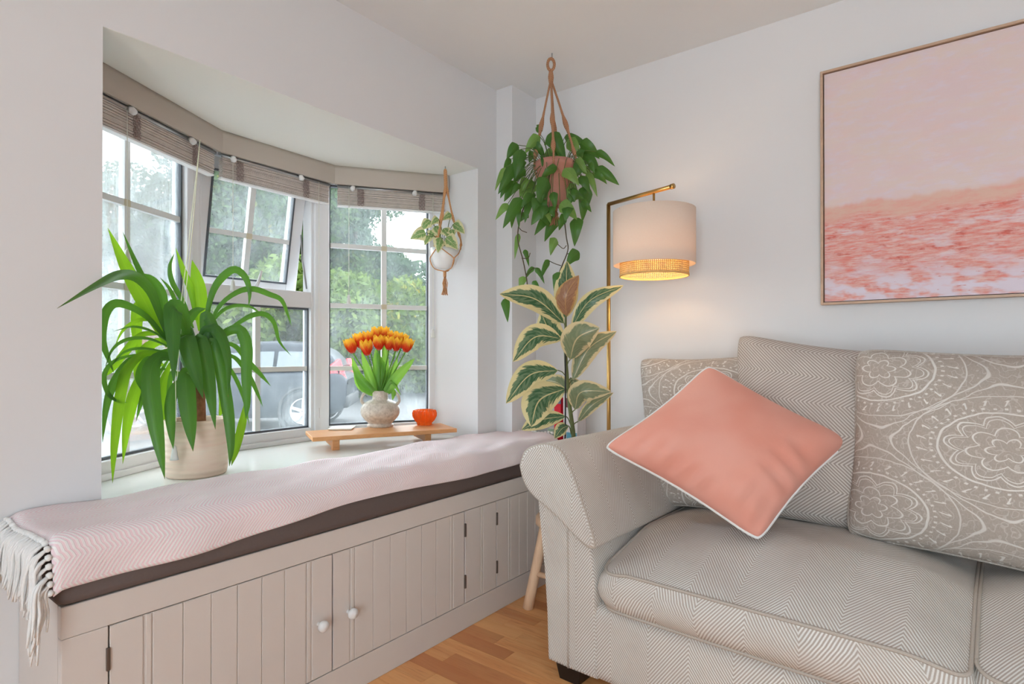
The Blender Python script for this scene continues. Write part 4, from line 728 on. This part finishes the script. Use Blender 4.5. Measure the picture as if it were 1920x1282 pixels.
for i, ((x, y, dd, ln), lb) in enumerate(zip(HD, names)):
    b = atd(x, y, DV+dd); t = thing('tulip', lb, 'tulip', tuple(vt-(0, 0, .02)), 'tulips in the stoneware vase'); o_ = vt+RT*ln*.02-FW*dd*-.2
    base = vt-(0, 0, .03)+RT*ln*.01; MB().tube([base, vt+RT*ln*.022+FW*dd*.15+(0, 0, .0), (vt*.45+b*.55)+RT*ln*.012, b], .0032, 7, 14).build('stem', M_tleaf, t)
    ax = unit(np.array([0, 0, 1.])+RT*ln*.55+FW*dd*3); s1 = unit(np.cross(ax, FW)); s2 = np.cross(ax, s1); bl = None; sc = 1.1+.16*random.random()
    for k in range(6):
        a = k*PI/3+i*.7; rin = .82 if k % 2 else 1.; rd = s1*math.cos(a)+s2*math.sin(a); td = np.cross(ax, rd); rows, uv = [], []
        for q in range(9):
            u = q/8; R_ = .0235*sc*rin*(math.sin(min(1, u*1.15+.06)*PI*.56)**.8)*(1-.12*u*u)+.006*u*u*u; z = .060*sc*u; wd = .036*sc*max(.04, math.sin(PI*min(.985, .12+u*.84))**.8); row, ur = [], []
            for c in range(7): v = c/6-.5; row.append(b+ax*(z-abs(v)**2*.012*u)+rd*(R_-abs(v)**2*.028*(1-.4*u))+td*wd*v); ur.append((u, c/6))
            rows.append(row); uv.append(ur)
        MB().grid(rows, uv).build('petal', M_tulip, t)
TLV = {0: ([(700, 735), (672, 705), (660, 670)], 14), 1: ([(702, 735), (690, 700), (678, 660)], 16), 2: ([(710, 735), (708, 690), (704, 655)], 20), 3: ([(718, 735), (722, 690), (722, 640)], 14), 4: ([(722, 735), (735, 700), (745, 672)], 14), 5: ([(724, 735), (745, 705), (777, 672)], 20), 6: ([(696, 735), (680, 720), (660, 682)], 20), 7: ([(700, 738), (676, 722), (664, 698)], 17), 9: ([(716, 738), (728, 712), (728, 690)], 12), 10: ([(722, 735), (735, 715), (751, 740)], 8), 11: ([(728, 730), (738, 735), (736, 750)], 10), 12: ([(712, 735), (714, 690), (706, 660)], 18)}
for i, (P, wd) in TLV.items():
    tl_ = [o for o in bpy.data.objects if o.get('label') == names[i]][0]; ribbon([atd(x, y, DV-.035+.012*(i % 5)) for x, y in P], wd*KV, 16, .2, lambda u: max(.03, math.sin(PI*min(.99, .2+u*.8))**.7), .2).build('leaf', M_tleaf, tl_)
bz = atz(796, 796, ZB); DB = (bz-CAM)@FW; KB = DB/F; rb_ = 21*KB; hb = 28*KB; rows = []
for r_, z in ((0, .004), (.60, .0), (.66, .05), (.62, .12), (.80, .30), (.98, .58), (1.0, .78), (.92, .97), (.86, 1.0), (.84, .92), (.88, .7), (.80, .45), (.5, .25), (0, .2)):
    amp = .11 if .2 < z < .99 and r_ > .7 else .04; rows.append([bz+np.array([math.cos(2*PI*k/144), math.sin(2*PI*k/144), 0])*r_*rb_*(1+amp*math.cos(18*2*PI*k/144))+(0, 0, z*hb) for k in range(144)])
tag(MB().grid(rows, None, True).build('glass_bowl', M_oglass, loc=tuple(bz)), 'small ribbed orange glass bowl on the board beside the vase', 'bowl')
cz = atz(641, 804, ZB); mb = MB(); c2, s2_ = math.cos(.75), math.sin(.75)
def cp(x, y, z): return (cz[0]+(x*c2-y*s2_), cz[1]+(x*s2_+y*c2), z)
tag(mb.hexa([cp(-.05, -.05, ZB), cp(.05, -.05, ZB), cp(.05, .05, ZB), cp(-.05, .05, ZB), cp(-.055, -.055, ZB+.008), cp(.055, -.055, ZB+.008), cp(.055, .055, ZB+.008), cp(-.055, .055, ZB+.008)]).build('coaster', plain('pale_stone_tile', A(222, 208, 192), .5), smooth=False, bevel=.003), 'flat pale square tile on the left end of the board', 'tile')
# ------------------------------------------------------------------ outside
GZ = -.22
struct(box('ground', M_grass, (-90, -60, GZ-.1), (-14.2, 70, GZ+.03))); struct(box('road', M_asph, (-14.2, -60, GZ-.1), (-.9, 70, GZ)))
def tree(cx, cy, h, r, n, mat, label, name='tree', z0=GZ, trunk=True, low=.15, leaf=.10):
    o = thing(name, label, 'tree' if name == 'tree' else 'hedge', (cx, cy, z0), 'greenery across the road')
    nb = 16; bl = np.column_stack([RNG.normal(0, .42*r, nb), RNG.normal(0, .42*r, nb), RNG.uniform(low*h, h*.86, nb)]); br = RNG.uniform(.28, .5, nb)*r
    k = RNG.integers(0, nb, n); d = RNG.normal(size=(n, 3)); d /= np.linalg.norm(d, axis=1)[:, None]; c = bl[k]+d*(br[k]*RNG.uniform(.45, 1, n)**.5)[:, None]; c[:, 2] = np.maximum(c[:, 2], .05)
    a = RNG.normal(size=(n, 3)); a /= np.linalg.norm(a, axis=1)[:, None]; b = np.cross(a, RNG.normal(size=(n, 3))); b /= np.linalg.norm(b, axis=1)[:, None]; s = (leaf*RNG.uniform(.6, 1.3, n))[:, None]
    v = np.stack([c-a*s, c+b*s*.5, c+a*s, c-b*s*.5], 1).reshape(-1, 3); me = bpy.data.meshes.new('foliage'); me.from_pydata(v.tolist(), [], np.arange(4*n).reshape(-1, 4).tolist())
    at = me.attributes.new('rnd', 'FLOAT', 'POINT'); at.data.foreach_set('value', np.repeat(np.clip(RNG.random(n)*.7+(RNG.random(nb)*.3)[k], 0, 1), 4).astype(np.float32)); me.materials.append(mat)
    f = bpy.data.objects.new('foliage', me); COL.objects.link(f); f.parent = o; LOC[f] = LOC[o]; f['kind'] = 'stuff'
    if trunk: MB().tube([(cx, cy, z0), (cx+.1, cy, z0+h*.4), (cx-.1, cy+.1, z0+h*.8)], [.16, .12, .04], 8, 8).build('trunk', M_bark, o)
def gp(x, d): p = CAM+ray(x, CY)*d; return p[0], p[1]
for x, d, h, r, m_, lb in ((120, 19, 6.2, 3.4, 0, 'leafy green tree furthest left beyond the wet window'), (260, 21, 8.5, 3.6, 1, 'blue green tree beyond the left angled window'), (385, 20, 9.5, 3.6, 0, 'tall green tree left of the middle window'), (480, 22, 10.5, 3.8, 1, 'tall tree beyond the open vent'), (570, 19, 9.5, 3.0, 0, 'mid green tree right of the open vent'), (665, 21, 8.2, 2.8, 1, 'tree with sky showing through behind the tulips'), (722, 24, 5.4, 2.2, 0, 'lower tree right of the tulips')):
    tree(*gp(x, d), h, r, 22000, M_fol[m_], lb)
for x, d, h, r, lb in ((440, 15.5, 2.9, 1.9, 'yellow green shrub behind the roof of the parked car'), (530, 16, 3.4, 2.0, 'yellow green shrub above the car rear window'), (640, 15.5, 3.2, 1.7, 'yellow green shrub left of the tulips'), (715, 17, 2.7, 1.7, 'green shrub behind the tulip heads'), (790, 18, 2.6, 1.6, 'green shrub at the right edge of the window'), (330, 16, 2.6, 1.8, 'green shrub seen through the yucca leaves'), (860, 22, 3.6, 2.0, 'green shrub hidden partly by the reveal')): tree(*gp(x, d), h, r, 14000, M_fol[2], lb, 'shrub', trunk=False, low=.12, leaf=.10)
# parked car
cx_, cy_ = gp(648, 9.6); cfa = unit(np.array([-RT[0], -RT[1]]))   # from the rear bumper towards the front
ang = math.radians(8); cfa = np.array([cfa[0]*math.cos(ang)-cfa[1]*math.sin(ang), cfa[0]*math.sin(ang)+cfa[1]*math.cos(ang)]); cna = np.array([-cfa[1], cfa[0]])
if np.dot(cna, (CAM[:2]-np.array([cx_, cy_]))) < 0: cna = -cna
car = thing('parked_car', 'dark grey hatchback parked outside the bay window', 'car', (cx_+cfa[0]*2-cna[0]*.85, cy_+cfa[1]*2-cna[1]*.85, GZ))
def cw(p): x, y, z = p; q = np.array([cx_, cy_])+cfa*x+cna*(y-.85); return np.array([q[0], q[1], GZ+z])
def carloft(st, nm, mat, parent):   # stations: x, z0, z1, half width, corner
    rows = []
    for x, z0, z1, hw in st:
        sec = [(-hw*.9, z0), (-hw, z0+.12*(z1-z0)), (-hw, z0+.6*(z1-z0)), (-hw*.96, z0+.9*(z1-z0)), (-hw*.86, z1), (0, z1+.015), (hw*.86, z1), (hw*.96, z0+.9*(z1-z0)), (hw, z0+.6*(z1-z0)), (hw, z0+.12*(z1-z0)), (hw*.9, z0)]; rows.append([(x, a, b) for a, b in sec])
    mb = MB().grid(rows); n = 11; mb.f += [tuple(range(n)), tuple(range(len(mb.v)-1, len(mb.v)-1-n, -1))]; return mb.xf(cw).build(nm, mat, parent, sub=1)
carloft([(0, .42, .82, .70), (.06, .32, .95, .80), (.25, .24, 1.0, .86), (.9, .22, .98, .88), (2.0, .22, .96, .88), (2.9, .22, .93, .87), (3.5, .24, .84, .84), (3.85, .30, .72, .76), (3.95, .38, .62, .66)], 'body', M_car, car)
cab = carloft([(.12, .92, 1.05, .70), (.30, .92, 1.34, .66), (.65, .92, 1.46, .63), (1.3, .92, 1.49, .63), (1.9, .92, 1.44, .64), (2.3, .92, 1.26, .68), (2.75, .90, .98, .72)], 'cabin', M_car, car)
for q in ([(.50, 1.02), (.66, 1.36), (1.10, 1.40), (1.12, 1.01)], [(1.18, 1.01), (1.17, 1.40), (1.82, 1.36), (2.30, 1.03)]):
    for s in (-1, 1):
        w0 = lambda z: .735-.16*(z-1.0)/.4; f_ = [(x, s*(w0(z)+.006), z) for x, z in q]; g_ = [(x, s*(w0(z)-.05), z) for x, z in q]; MB().hexa(f_+g_).xf(cw).build('side_window', M_cglass, cab, False)
for s in (-1, 1):
    MB().hexa([(.0, s*.60, .82), (.30, s*.80, .84), (.34, s*.80, 1.0), (.10, s*.66, 1.18), (.10, s*.50, .82), (.32, s*.70, .84), (.36, s*.70, 1.0), (.18, s*.58, 1.18)]).xf(cw).build('tail_light', M_red, car, False, .02)
    for x in (.66, 3.18):
        wh = bpy.data.objects.new('wheel', None); COL.objects.link(wh); wh.parent = car; LOC[wh] = LOC[car]
        ax = np.array([cna[0], cna[1], 0])*s; c = cw((x, s*.72, .33))
        MB().lathe([(.40, -.02), (.405, .165), (.36, .17), (.36, -.02)], c, 32, ax).build('wheel_arch', M_trim, car)
        MB().lathe([(.20, 0), (.30, .0), (.33, .03), (.33, .15), (.31, .175), (.215, .175), (.21, .13), (.20, .0)], c, 32, ax).build('tyre', M_tyre, wh)
        rm = MB().lathe([(0, .09), (.205, .09), (.215, .165), (.20, .168), (.19, .12), (0, .11)], c, 32, ax); up_ = np.array([0, 0, 1.]); sd = np.cross(ax, up_)
        for k in range(5):
            a = k*2*PI/5; d = up_*math.cos(a)+sd*math.sin(a); rm.tube([c+ax*.16+d*.02, c+ax*.165+d*.2], [.035, .024], 6)
        rm.build('rim', M_rim, wh)
MB().box((-.03, -.72, .36), (.12, .72, .56)).xf(cw).build('bumper', M_trim, car, True, .03)
